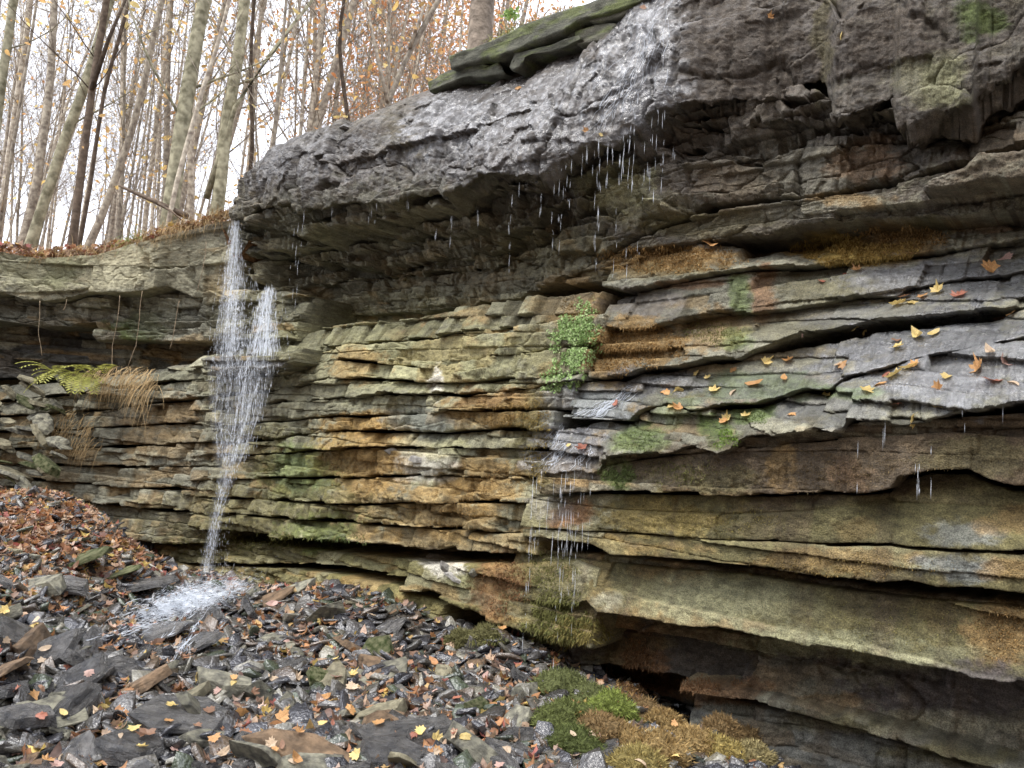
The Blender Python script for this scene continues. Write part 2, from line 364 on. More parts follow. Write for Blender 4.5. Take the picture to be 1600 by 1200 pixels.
# u, v, ru, rv, colour, strength, wet, moss
BL = [
 # cap
 (900, 140, 900, 260, PURP, .85, .35, .3), (500, 270, 190, 60, (.055, .044, .034), .75, .35, .3), (640, 250, 60, 70, OLIVE, .4, 0, .4), (1000, 90, 70, 140, WETG, .8, 1, 0), (880, 170, 150, 90, WETG, .6, 1, 0), (770, 230, 140, 80, (.05, .042, .036), .8, .8, 0), (600, 270, 200, 40, (.055, .045, .036), .6, .5, 0),
 (520, 240, 130, 50, WETG, .5, .65, 0), (700, 190, 60, 60, WETG, .6, .8, 0), (560, 270, 80, 40, BROWN, .3, .4, 0), (1480, 120, 40, 40, LICH, .8, 0, .3), (1520, 30, 40, 30, GREEN, .7, 0, .8), (1290, 60, 14, 110, OLIVE, .5, 0, .5), (1180, 100, 90, 90, PURP, .7, .1, .5), (1400, 60, 90, 50, PURP, .7, .1, .5), (1450, 130, 60, 40, LICH, .45, 0, .2),
 # beds under the cap
 (960, 290, 60, 40, LICH, .8, .3, 0), (1000, 330, 90, 30, OLIVE, .5, .3, .2), (1250, 280, 120, 70, GREY, .5, .1, 0), (1150, 300, 60, 50, BROWN, .6, .1, .1), (1350, 250, 60, 30, RUST, .4, 0, .1), (1330, 315, 60, 14, OCHRE, .6, 0, .6), (1560, 250, 60, 60, BROWN, .6, 0, .2), (1560, 300, 90, 30, BROWN, .5, 0, .3), (1100, 350, 120, 20, OLIVE, .4, 0, .2),
 (620, 400, 270, 110, (.16, .155, .11), .6, .1, 0), (470, 370, 60, 40, LICH, .3, .3, 0), (860, 390, 90, 40, OLIVE, .4, .1, .1), (700, 440, 60, 30, GREY, .5, 0, 0),
 # middle beds
 (620, 560, 230, 60, LICH, .55, 0, 0), (500, 600, 90, 60, GREY, .5, .2, 0), (550, 570, 40, 22, OCHRE, .6, 0, .5), (570, 720, 80, 55, OCHRE, .95, .15, .7), (560, 660, 60, 20, OCHRE, .85, 0, .6), (560, 790, 70, 30, OCHRE, .6, .1, .5), (700, 800, 90, 40, OCHRE, .7, .15, .6), (780, 640, 90, 30, OCHRE, .8, .1, .7), (830, 690, 35, 80, OLIVE, .8, .3, .8), (770, 750, 60, 40, OCHRE, .75, .1, .6),
 (760, 620, 50, 14, RUST, .4, .1, .5), (660, 730, 50, 30, WHITE, .55, 0, 0), (680, 600, 14, 20, WHITE, .8, 0, 0), (650, 660, 60, 25, BLUE, .6, .1, 0), (690, 700, 40, 20, LICH, .5, 0, 0), (690, 880, 30, 22, WHITE, .85, 0, 0), (720, 905, 30, 14, LICH, .9, 0, 0), (640, 705, 30, 16, PALE, .6, 0, 0),
 (460, 740, 60, 50, GREEN, .6, .2, .6), (400, 700, 40, 40, OLIVE, .6, .3, .4), (250, 690, 60, 30, OCHRE, .5, .1, .4), (280, 640, 40, 20, OCHRE, .6, .1, .4), (210, 660, 30, 14, OCHRE, .35, .1, .3), (330, 640, 15, 14, PALE, .8, 0, 0), (225, 720, 14, 20, PALE, .6, 0, 0),
 (400, 800, 200, 40, OLIVE, .75, .3, .7), (380, 850, 150, 40, OLIVE, .8, .3, .8), (500, 830, 60, 30, GREEN, .5, .2, .8), (700, 850, 150, 25, OCHRE, .5, .1, .5), (600, 880, 60, 20, LICH, .3, 0, 0), (330, 720, 70, 30, GREY, .4, .2, 0),
 (890, 470, 60, 40, OCHRE, .45, .1, .6), (860, 545, 60, 50, OLIVE, .5, .2, .5), (940, 560, 30, 40, OCHRE, .7, .1, .8), (380, 575, 60, 16, WETG, .9, 1, 0), (380, 620, 50, 60, DARK, .35, .8, 0), (530, 730, 20, 60, OLIVE, .3, 0, .3),
 # stair ledges
 (1050, 405, 110, 20, OCHRE, .95, 0, 1), (1040, 425, 100, 15, OLIVE, .4, .1, .8), (1330, 395, 80, 22, YEL, .95, 0, 1), (1400, 370, 60, 25, OCHRE, .9, 0, 1), (1480, 350, 70, 12, OLIVE, .8, 0, .8), (1540, 350, 60, 14, RUST, .5, 0, .8), (1000, 480, 60, 26, PURP, .8, .6, .1), (1000, 535, 70, 30, OCHRE, .95, .1, 1), (960, 560, 40, 25, OCHRE, .8, .1, 1), (1060, 450, 60, 10, RUST, .6, .2, .6),
 (1120, 520, 60, 30, OCHRE, .6, .2, .8), (1200, 460, 22, 40, RUST, .7, .2, .6), (1160, 460, 20, 30, GREEN, .6, .3, .8), (1160, 530, 30, 20, GREEN, .6, .3, .8), (1300, 450, 80, 20, OLIVE, .5, .2, .6), (1480, 440, 150, 40, LEDG_SKY, .75, 1, 0), (1250, 510, 90, 25, OLIVE, .4, .5, .4), (1500, 560, 200, 70, LEDG_SKY, .85, 1, 0), (1250, 620, 130, 40, LEDG_SKY, .5, .9, .2), (1180, 610, 110, 25, GREEN, .45, .4, .6), (1130, 680, 30, 25, GREEN, .9, .3, .9), (1000, 685, 50, 25, GREEN, .7, .3, .9), (1060, 640, 40, 20, GREEN, .4, .7, .3), (1180, 650, 30, 14, GREEN, .8, .2, .8), (1330, 610, 50, 12, GREEN, .5, .4, .5),
 (920, 640, 70, 40, BLUE, .7, .9, .2), (1040, 600, 90, 24, WETG, .8, .9, .4), (890, 700, 60, 40, WETG, .8, 1, .1), (880, 725, 60, 20, PURP, .8, 1, .1), (965, 740, 30, 30, GREEN, .8, .3, 1), (1060, 735, 70, 30, OLIVE, .7, .2, .9), (1400, 490, 150, 20, LEDG_SKY, .5, .9, 0),
 # lower right faces
 (1250, 730, 300, 45, BROWN, .85, .25, .9), (1230, 730, 22, 35, OCHRE, .7, .1, .9), (1130, 750, 60, 20, OLIVE, .6, .1, .9), (1530, 710, 90, 30, OLIVE, .5, .1, .6), (1330, 740, 30, 30, RUST, .3, .2, .8),
 (1050, 810, 130, 32, OLIVE, .85, .1, .9), (1030, 805, 90, 22, YEL, .3, 0, .9), (1000, 855, 80, 14, YEL, .3, 0, .9), (1330, 820, 120, 30, OLIVE, .7, .1, .8), (1330, 830, 30, 20, OCHRE, .3, .1, .8), (1500, 830, 60, 22, BLUE, .6, .1, .2), (1580, 810, 60, 22, OCHRE, .6, .1, .8), (1200, 810, 60, 40, BROWN, .4, .1, .8),
 (900, 805, 30, 25, RUST, .9, .2, .5), (870, 790, 40, 20, PURP, .5, .9, .2), (1300, 880, 130, 22, OCHRE, .6, .1, .9), (1120, 860, 110, 14, OLIVE, .8, .1, .9), (1500, 890, 70, 22, BLUE, .7, .1, .1), (1580, 890, 40, 20, OCHRE, .7, .1, .8),
 (1130, 935, 160, 40, LICH, .75, .1, .3), (970, 910, 60, 50, OLIVE, .6, .1, .6), (950, 940, 30, 20, PALE, .7, .1, 0), (1350, 960, 150, 40, OLIVE, .5, .1, .8), (1380, 930, 70, 30, BROWN, .4, .1, .8), (1300, 1000, 160, 22, LICH, .8, .1, .3), (1570, 990, 60, 55, OCHRE, .9, .1, 1), (1480, 960, 50, 30, OCHRE, .3, .1, .9), (1450, 1025, 100, 14, LICH, .6, .1, .2),
 # foot
 (780, 925, 50, 60, RUST, .75, .2, .8), (860, 960, 70, 60, OLIVE, .9, .3, 1), (850, 890, 60, 40, OLIVE, .7, .3, .8), (900, 975, 50, 30, OCHRE, .4, .2, 1), (1000, 1040, 45, 70, RUST, .9, .1, 1), (1120, 1075, 90, 20, RUST, .8, .1, 1), (950, 1040, 40, 30, OLIVE, .5, .1, .6), (980, 1000, 80, 14, OLIVE, .5, .1, .4),
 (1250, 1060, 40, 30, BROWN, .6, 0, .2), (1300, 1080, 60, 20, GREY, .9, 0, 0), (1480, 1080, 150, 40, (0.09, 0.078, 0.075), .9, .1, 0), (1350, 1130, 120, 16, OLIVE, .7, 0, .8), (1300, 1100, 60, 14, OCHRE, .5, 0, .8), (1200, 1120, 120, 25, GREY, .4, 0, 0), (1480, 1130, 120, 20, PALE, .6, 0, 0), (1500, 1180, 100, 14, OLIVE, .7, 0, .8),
 # left wall
 (180, 420, 220, 45, (.38, .35, .23), .9, 0, 0), (60, 420, 80, 30, LICH, .5, 0, 0), (90, 430, 30, 30, LICH, .8, 0, .2), (290, 420, 50, 50, GREY, .5, 0, 0), (345, 445, 20, 30, OCHRE, .4, 0, .3), (180, 470, 60, 20, GREY, .5, .1, 0), (130, 485, 60, 14, PALE, .3, 0, 0), (210, 515, 50, 20, GREEN, .6, 0, .7), (240, 490, 40, 20, LICH, .4, 0, 0),
 (20, 520, 40, 20, PALE, .5, 0, 0), (260, 500, 60, 30, GREY, .6, 0, 0), (330, 500, 40, 40, GREY, .5, .2, 0), (290, 590, 60, 20, LICH, .3, 0, .2), (300, 540, 50, 14, OCHRE, .4, 0, .5), (100, 745, 120, 25, GREY, .5, 0, 0),
]

def paint(V, S, Z, tone, hue, base=GREY):
    U, W = proj(V)
    n = len(V)
    c = np.tile(np.array(base), (n, 1))
    # bed-wise and patchy natural variation
    m = smooth(.45, .75, hue)[:, None]
    c = c * (1 - m * .6) + np.array(PALE) * m * .6
    m = smooth(.35, .1, hue)[:, None]
    c = c * (1 - m * .5) + np.array(BROWN) * m * .5
    m = (smooth(.62, .75, vn(S * 1.7 + 3 * hue, Z * 5 + 9 * tone, 88)) * smooth(250, 420, W) * smooth(1500, 900, U))[:, None]
    c = c * (1 - m * .6) + np.array(OCHRE) * m * .6
    wet = np.full(n, .1); moss = np.full(n, .1)
    wx = U + 26 * fbm(S * 2.2, Z * 3, 91, 4, .6); wy = W + 20 * fbm(S * 2.2, Z * 3, 97, 4, .6)
    br = 1.5 * fbm(S * 11, Z * 16, 55, 5, .75)
    for (u, v, ru, rv, col, st, we, mo) in BL:
        dd = ((wx - u) / ru) ** 2 + ((wy - v) / rv) ** 2
        sel = dd < 2.2
        if not sel.any(): continue
        q = dd[sel]; a = smooth(1.6, .35, q + br[sel] * .9) * st
        c[sel] = c[sel] * (1 - a[:, None]) + np.array(col) * a[:, None]
        wet[sel] = wet[sel] * (1 - a) + we * a
        moss[sel] = moss[sel] * (1 - a) + mo * a
    m = (smooth(.1, .6, fbm(S * 7, Z * .7, 133, 4, .6)) * smooth(650, 720, W) * smooth(800, 900, U))[:, None]
    c = c * (1 - m * .5) + np.array(BROWN) * m * .5
    m = (smooth(.15, .5, fbm(S * 16, Z * 16, 139, 4, .7)) * smooth(650, 720, W) * smooth(800, 900, U))[:, None]
    c = c * (1 + m * .45)
    m = (smooth(430, 480, W) * smooth(300, 360, U) * smooth(900, 820, U))[:, None]
    c = c * (1 + m * np.array([.12, .11, -.02]))
    c = c * (0.66 + 0.68 * tone[:, None])
    c *= (1 + .22 * fbm(S * 5, Z * 22, 71, 4))[:, None]
    return np.clip(c, 0.01, 0.8), wet, moss

# ------------------------------------------------------------------ relief of a bedded rock face
def relief(S, Z, seed, h=0.09, L=0.45, amp=0.035, groove=0.03, rough=0.012, vor=0.0, face=1.0, vl=0.35, vh=0.22):
    """offset (m) of the face at (s,z): broken beds of thickness h and block length L; vor adds angular facets"""
    zw = Z + 0.016 * fbm(S * .6, Z * 1.2, seed, 2) + 0.005 * fbm(S * 5, Z * 5, seed + 3, 2)
    zz = zw / h + 2.6 * vn(zw * 2.6, S * .12, seed + 9)
    row = np.floor(zz); fz = zz - row
    rl = L * (0.5 + 1.3 * hsh(row, 0, seed + 1))
    xx = S / rl + 31 * hsh(row, 1, seed + 2) + .05 * fbm(S * 6, Z * 7, seed + 4, 2)
    # irregular joints
    colm = np.floor(xx + .45 * (vn(xx * 1.0, row * 7.7, seed + 6) - .5) * 2); 
    fx = xx - np.floor(xx)
    a = hsh(row, colm, seed + 11); b = hsh(row, colm, seed + 12); c = hsh(row, colm, seed + 13); hr = hsh(row, 2, seed + 14)
    r = amp * ((a - .5) * 1.9 + (hr - .5) * (.6 + .9 * face)) + amp * .7 * (b - .5) * (fx - .5) + amp * face * (c - .25) * (fz - .5)
    has = (hsh(row, 3, seed + 15) * .9 + .1) * (vn(S * 1.3, row * 3.3, seed + 16) * 1.4)
    gz = np.minimum(fz, 1 - fz) * h
    r = r - groove * np.clip(has, 0, 1.2) * np.exp(-(gz / 0.0048) ** 2)
    gx_ = np.minimum(fx, 1 - fx) * rl
    r = r - groove * .7 * (hsh(row, colm, seed + 17) > .45) * np.exp(-(gx_ / .006) ** 2)
    hue = hsh(row, colm, seed + 21) * .55 + .45 * vn(S * .7, Z * 2.5, seed + 22)
    if vor > 0:
        sx = S / vl + .3 * fbm(S * 3, Z * 3, seed + 31, 3); sz = Z / vh + .3 * fbm(S * 3, Z * 3, seed + 33, 3) + S * .25
        cx, cy, lx, ly, e = cells(sx, sz, seed + 30)
        g1 = hsh(cx, cy, seed + 35) - .5; g2 = hsh(cx, cy, seed + 36) - .15; g0 = hsh(cx, cy, seed + 37) - .5
        r = r + vor * (g0 * .9 + g1 * lx * 1.1 + g2 * ly * 1.5) - vor * .25 * np.exp(-(e / .05) ** 2)
        cx, cy, lx, ly, e = cells(sx * 2.6 + 5, sz * 2.3, seed + 40)
        g1 = hsh(cx, cy, seed + 45) - .5; g2 = hsh(cx, cy, seed + 46) - .3; g0 = hsh(cx, cy, seed + 47) - .5
        r = r + vor * .38 * (g0 * .8 + g1 * lx * 1.4 + g2 * ly * 1.8)
    r = r + rough * fbm(S * 7, Z * 11, seed + 50, 5, .62)
    r = r + rough * .5 * fbm(S * 34, Z * 40, seed + 60, 3, .6)
    return r, a * .5 + hr * .5, hue

def steps(S, f, seed):
    q = S * f + .8 * vn(S * f * .7, 0, seed + 2)
    return hsh(np.floor(q), 0, seed) - .5
def broken(S, f, seed):
    return steps(S, f, seed) + .55 * steps(S, f * 2.7, seed + 11) + .3 * steps(S, f * 7, seed + 22) + .18 * steps(S, f * 19, seed + 33)

def columns(s0, s1, q=1.0):
    out = [s0]; s = s0
    while s < s1:
        x, y = wall(s, -.2)
        s += q * (0.0035 + 0.0010 * max(2.5, float(y)))
        out.append(min(s, s1))
    return np.array(out)

def strip(name, top, bot, parent, back=-1.2, nb=9, under=0.0, seed=1, jag=0.014, base=GREY, q=1.0, topz=0.0, pw=1.0, rnd=0.008, chip=0.02, mat=None, **rk):
    T = np.array([(*hit(u, v, o), o) for (u, v, o) in top]); B = np.array([(*hit(u, v, o), o) for (u, v, o) in bot])
    T = T[np.argsort(T[:, 0])]; B = B[np.argsort(B[:, 0])]
    s0 = max(T[0, 0], B[0, 0]); s1 = min(T[-1, 0], B[-1, 0])
    S = columns(s0, s1, q)
    zt = np.interp(S, T[:, 0], T[:, 1]); ot = np.interp(S, T[:, 0], T[:, 2])
    zb = np.interp(S, B[:, 0], B[:, 1]); ob = np.interp(S, B[:, 0], B[:, 2])
    zt = zt + jag * (.6 * fbm(S * 2.5, 3.1, seed, 5, .62) + .9 * broken(S, 1.6, seed + 60))
    cb = hsh(np.floor(S * 4.3 + .5 * vn(S * 3, 0, seed)), 0, seed + 4)
    zb = zb + jag * (.6 * fbm(S * 3.2, 7.7, seed + 2, 5, .6) + 1.0 * broken(S, 1.9, seed + 61)) + chip * .6 * (cb - .5)
    ob = ob + chip * 1.6 * broken(S, 2.1, seed + 62) + .018 * fbm(S * 1.3, .5, seed + 7, 4)
    ot = ot + .03 * fbm(S * 1.5, .9, seed + 6, 4)
    zt = np.maximum(zt, zb + .012)
    H = np.max(np.hypot(zt - zb, ot - ob))
    n = max(6, int(H / (0.0085 * q)))
    t = np.linspace(0, 1, n)[:, None]
    Sg = np.broadcast_to(S, (n, len(S))); Z = zb + (zt - zb) * t; O = ob + (ot - ob) * t ** (pw(S) if callable(pw) else pw)
    r, tone, hue = relief(Sg, Z + (O * .35), seed * 13, **rk)
    dd = np.minimum(t, 1 - t) * np.maximum(.02, np.hypot(zt - zb, ot - ob))
    w_ = smooth(0, .02, dd)
    O = O + r - rnd * np.exp(-dd / .010)
    # bottom and top faces going back into the rock
    tb = np.linspace(0, 1, nb + 1)[:-1][:, None] ** 2.0
    Ob = back + (O[0] - back) * np.sqrt(tb); Zb = Z[0] + (1 - np.sqrt(tb)) * (.02 + .05 * vn(S * 2, tb * 4, seed + 70)) + .02 * fbm(S * 5, tb * 6, seed + 72, 4) * (1 - tb)
    if under:
        uu = S + 0 * Ob
        cx, cy, lx, ly, e_ = cells(uu / .55 + .2 * fbm(uu * 3, Ob * 3, seed + 90, 3), Ob / .35 + .2 * fbm(uu * 3, Ob * 3, seed + 91, 3), seed + 92)
        Zb = Zb + (under * (hsh(cx, cy, seed + 93) - .3) + under * 1.5 * (hsh(cx, cy, seed + 94) - .5) * lx + under * 1.5 * (hsh(cx, cy, seed + 95) - .5) * ly + under * .3 * fbm(uu * 9, Ob * 9, seed + 96, 4)) * smooth(0, .1, 1 - tb)
    tt = np.linspace(0, 1, nb + 1)[1:][:, None]
    Ot = O[-1] + (back - O[-1]) * tt; Zt = Z[-1] + topz * tt + .015 * fbm(S * 5, tt * 6, seed + 75, 4) * (tt > 0.05)
    Z = np.vstack([Zb, Z, Zt]); O = np.vstack([Ob, O, Ot])
    tone = np.vstack([np.repeat(tone[:1], nb, 0), tone, np.repeat(tone[-1:], nb, 0)])
    hue = np.vstack([np.repeat(hue[:1], nb, 0), hue, np.repeat(hue[-1:], nb, 0)])
    # end faces
    ne = 5
    fl = np.linspace(0, 1, ne + 1)[:-1]
    Sg = np.broadcast_to(S, Z.shape)
    def ends(a, first):
        col = a[:, :1] if first else a[:, -1:]
        return np.repeat(col, ne, 1)
    Ol = back + (O[:, :1] - back) * fl; Or = back + (O[:, -1:] - back) * fl[::-1]
    Z = np.hstack([ends(Z, 1), Z, ends(Z, 0)]); O = np.hstack([Ol, O, Or])
    tone = np.hstack([ends(tone, 1), tone, ends(tone, 0)]); hue = np.hstack([ends(hue, 1), hue, ends(hue, 0)])
    Sg = np.hstack([ends(Sg, 1), Sg, ends(Sg, 0)])
    R, C = Z.shape
    X, Y = wall(Sg.ravel(), O.ravel())
    V = np.stack([X, Y, Z.ravel()], 1)
    i = np.arange(R - 1)[:, None] * C + np.arange(C - 1)
    Fc = np.stack([i, i + C, i + C + 1, i + 1], -1).reshape(-1, 4)
    c, we, mo = paint(V, Sg.ravel(), Z.ravel(), tone.ravel(), hue.ravel(), base)
    return mesh_obj(name, V, Fc, mat or ROCK, parent, False, {'tint': c, 'wet': we, 'moss': mo})

cliff = empty('cliff', (0, 6.5, 0), label='tall layered rock cliff stepping towards the right, mossy ledges below a jutting cap', cat='cliff')
bpy.context.view_layer.update()
def P0(o, parent):      # keep world placement under a parent that sits elsewhere
    o.matrix_parent_inverse = parent.matrix_world.inverted(); return o
LAY = []
def layer(name, top, bot, thing=None, label=None, **k):
    thing = thing or cliff
    o = strip(name, top, bot, thing, **k); P0(o, thing); LAY.append(o)
    if label: o['label'] = label
    return o

# --- traced edges (photo u, v, metres in front of the cliff line)
def E(s, off=None):
    """'u,v u,v ...' with one offset, or 'u,v,o' each"""
    out = []
    for t in s.split():
        p = [float(x) for x in t.split(',')]
        out.append((p[0], p[1], p[2] if len(p) > 2 else off))
    return out

cap_lip = E('363,341,-.25 395,327,-.1 451,317,0 458,329,0 490,325,0 520,315,0 569,315,0 600,317,0 679,299,0 684,310,0 716,290,0 793,280,0 835,276,0 865,252,-.05 891,241,-.08 919,224,-.1 943,226,-.1 982,194,-.15 1000,171,-.2 1027,163,-.25 1080,159,-.3 1190,152,-.3 1222,135,-.3 1285,122,-.32 1299,196,-.1 1341,182,-.1 1391,152,-.15 1398,206,-.02 1460,163,-.08 1519,161,-.1 1523,140,-.15 1558,115,-.2 1600,92,-.2 1760,20,-.2 2100,-150,-.2')
cap_top = E('362,300,-.6 372,282,-.8 400,262,-.95 440,238,-1.05 480,215,-1.15 520,198,-1.2 580,182,-1.25 600,178,-1.25 640,155,-1.3 668,142,-1.3 700,137,-1.35 760,122,-1.4 800,110,-1.4 830,90,-1.4 880,80,-1.4 955,66,-1.4 975,30,-1.4 1010,-8,-1.4 1100,-120,-1.3 1300,-200,-1.1 1600,-300,-1 2100,-500,-1')
def back_right(t, a): return [(u, v, o - a * float(smooth(1000, 1180, u))) for (u, v, o) in t]
cap_lip = back_right(cap_lip, .3)
layer('caprock', cap_top, cap_lip, label='dark wet caprock jutting out above the recess', seed=3, back=-3.0, h=.9, L=3, amp=.04, groove=.012, rough=.022, vor=.115, vl=.95, vh=.55, jag=.05, chip=.05, pw=lambda S: 1.35 + 1.1 * smooth(hit(800, 250, -.3)[0], hit(480, 300, -.3)[0], S), rnd=.012, base=PURP, nb=60, under=.16)

b1 = E('371,396,-.75 395,432,-.8 425,455,-.9 440,452,-1.1 520,445,-1.25 600,440,-1.3 700,430,-1.2 780,420,-1.05 850,385,-.85 900,350,-.7 950,300,-.65 1040,259,-.6 1085,252,-.6 1190,264,-.6 1250,241,-.6 1330,235,-.6 1400,235,-.6 1500,215,-.6 1600,180,-.6 1800,100,-.6 2100,0,-.6')
b1 = back_right(b1, .25)
b1t = [(u, v - 8, min(o - .25, -.45)) for (u, v, o) in cap_lip]
# the stepped underside of the cap: four broken beds, each set back behind the one above
def uvo(tr, u, k): return float(np.interp(u, [p[0] for p in tr], [p[k] for p in tr]))
US = [371, 385, 400, 425, 450, 480, 520, 560, 600, 640, 690, 740, 790, 840, 890, 940, 990, 1040, 1100, 1160, 1220, 1290, 1360, 1430, 1500, 1560, 1600, 1760, 2100]
NB = 4
def ub(k, lower):
    out = []
    for q, u in enumerate(US):
        f = k / NB + (0 if k in (0, NB) else .10 * (float(hsh(q // 2, k, 5)) - .5) + .07 * math.sin(u * .012 + k * 2))
        v0 = uvo(cap_lip, u, 1) - 6; v1 = uvo(b1, u, 1)
        oA = -.28 - .35 * float(smooth(820, 1000, u)); oB = uvo(b1, u, 2)
        ii = (k - 1) if lower else k
        o = oA + (oB - oA) * (max(0, ii) / (NB - 1)) ** .8 - (0 if lower else .02)
        out.append((u, v0 + (v1 - v0) * f + (0 if lower else 2), o))
    return out
for k in range(NB):
    layer('rock_layer', ub(k, False), ub(k + 1, True), seed=5 + 40 * k, back=-2.5, h=.13, L=.45, amp=.07, groove=.04, rough=.018, vor=.13, vl=.40, vh=.24, chip=.12, jag=.055, base=(0.115, 0.112, 0.085), nb=16, under=.05)

b2 = E('425,500,-.95 440,520,-1.15 520,495,-1.3 600,492,-1.3 660,488,-1.2 726,480,-1.05 744,470,-.85 810,464,-.8 870,440,-.7 940,400,-.66 1043,345,-.6 1106,325,-.58 1194,315,-.56 1236,311,-.55 1299,297,-.5 1355,287,-.48 1425,270,-.45 1488,249,-.42 1526,238,-.42 1600,220,-.4 1800,160,-.4 2100,60,-.4')
b2 = back_right(b2, .22)
layer('rock_layer', [(u, v - 3, o + .02) for (u, v, o) in b1], b2, seed=7, back=-2.5, h=.11, L=.5, amp=.05, groove=.035, rough=.02, vor=.11, vl=.4, vh=.17, chip=.05, jag=.025, base=(0.125, 0.12, 0.09))
b3 = E('860,446,-.75 900,442,-.72 940,436,-.7 1040,388,-.66 1110,376,-.62 1187,371,-.6 1250,350,-.55 1348,338,-.52 1442,336,-.5 1600,327,-.5 1800,300,-.5 2100,260,-.5')
b2b = E('860,442,-.72 940,410,-.68 1043,353,-.64 1106,333,-.62 1194,322,-.6 1236,319,-.58 1299,306,-.55 1355,298,-.53 1425,284,-.55 1488,268,-.55 1526,262,-.52 1600,248,-.5 1800,190,-.5 2100,100,-.5')
b3 = back_right(b3, .2); b2b = back_right(b2b, .2)
layer('rock_layer', b2b, b3, seed=9, back=-2.5, h=.10, L=.6, amp=.05, groove=.03, rough=.02, vor=.05, vl=.6, vh=.12, chip=.04, jag=.02, base=(0.13, 0.115, 0.08))
layer('rock_ledge', E('1440,287,-.42 1505,262,-.36 1528,240,-.34 1600,232,-.32 1700,215,-.32'), E('1425,296,-.42 1505,289,-.36 1530,283,-.34 1600,277,-.32 1700,270,-.32'), seed=10, back=-1.8, h=.2, L=.9, amp=.05, rough=.03, chip=.04)

# stair ledges at the right: they lean back more and more towards the right
def slope(t, ex): return [(u, v, o - ex * float(smooth(1060, 1380, u))) for (u, v, o) in t]
lc1t = E('944,432,-.66 952,408,-.7 985,396,-.72 1050,392,-.74 1100,378,-.76 1160,385,-.8 1166,402,-.8 1230,388,-.84 1270,396,-.84 1330,370,-.88 1380,350,-.9 1440,347,-.9 1500,338,-.9 1600,333,-.9 1800,300,-.9 2100,260,-.9')
lc1 = E('944,445,-.55 985,452,-.52 1040,441,-.55 1092,432,-.55 1148,422,-.58 1187,418,-.6 1257,415,-.62 1330,408,-.6 1390,401,-.6 1446,397,-.6 1520,383,-.6 1600,372,-.6 1800,345,-.6 2100,300,-.6')
lc1 = slope(lc1, .4)
lc1t = slope(lc1t, .4)
layer('mossy_ledge', lc1t, lc1, label='upper ledge topped with golden moss', seed=21, back=-2, h=.1, L=.7, amp=.035, rough=.03, chip=.03, jag=.025, rnd=.03)
lc2 = E('936,509,-.42 975,514,-.4 1010,511,-.4 1056,496,-.42 1075,493,-.55 1166,486,-.52 1222,481,-.5 1264,474,-.45 1313,466,-.42 1365,462,-.4 1400,462,-.45 1420,452,-.5 1500,438,-.45 1600,420,-.45 1800,380,-.45 2100,330,-.45')
lc1b = [(u, v + 7, o - .08) for (u, v, o) in lc1]; lc1b[0] = (936, 470, -.6)
lc2 = slope(lc2, .38)
lc1b = slope(lc1b, 0)
layer('rock_ledge', lc1b, lc2, seed=23, back=-2.2, h=.07, L=.8, amp=.05, rough=.02, chip=.03, jag=.015)
lc3 = E('919,588,-.3 975,586,-.28 1010,572,-.3 1040,572,-.3 1110,558,-.3 1145,558,-.28 1180,543,-.28 1222,527,-.28 1250,520,-.27 1285,513,-.25 1316,509,-.22 1355,500,-.2 1425,492,-.18 1495,481,-.16 1547,479,-.15 1600,473,-.15 1800,450,-.15 2100,420,-.15')
lc2b = [(u, v + (4 if u > 1070 or u < 1050 else 6), o - .12) for (u, v, o) in lc2]; lc2b[0] = (915, 520, -.5)
lc3 = slope(lc3, .32)
layer('mossy_ledge', lc2b, lc3, seed=25, back=-2.2, h=.055, L=.8, amp=.05, rough=.02, chip=.03, jag=.015)
lc4 = E('880,655,-.18 940,655,-.15 978,656,-.12 1003,639,-.12 1038,628,-.12 1080,640,-.1 1117,632,-.1 1173,632,-.08 1208,621,-.08 1257,604,-.06 1295,607,-.05 1320,590,-.05 1383,576,-.04 1453,553,-.03 1530,540,-.03 1600,525,-.02 1800,500,0 2100,470,0')
lc3b = [(u, v + 8 + (14 if 1180 < u < 1560 else 0), o - .12) for (u, v, o) in lc3]; lc3b[0] = (880, 596, -.4)
lc4 = slope(lc4, .22)
layer('rock_ledge', lc3b, lc4, label='wet grey sloping ledge with green moss', seed=27, back=-2.2, h=.05, L=.8, amp=.05, rough=.014, groove=.03, chip=.03, jag=.02)
lc5 = E('842,738,.02 930,738,.02 940,716,.05 985,714,.06 1040,707,.08 1078,695,.08 1124,709,.1 1162,684,.1 1215,677,.12 1236,674,.12 1267,667,.12 1306,674,.13 1320,650,.12 1365,648,.13 1411,656,.14 1460,649,.15 1505,639,.15 1565,634,.15 1600,629,.16 1800,610,.16 2100,590,.16')
lc4b = [(u, v + 7, o - .08) for (u, v, o) in lc4]; lc4b[0] = (842, 676, -.2)
layer('rock_ledge', lc4b, lc5, label='broad wet grey ledge strewn with yellow leaves', seed=29, back=-2.2, h=.055, L=.9, amp=.055, rough=.014, groove=.03, chip=.04, jag=.025)
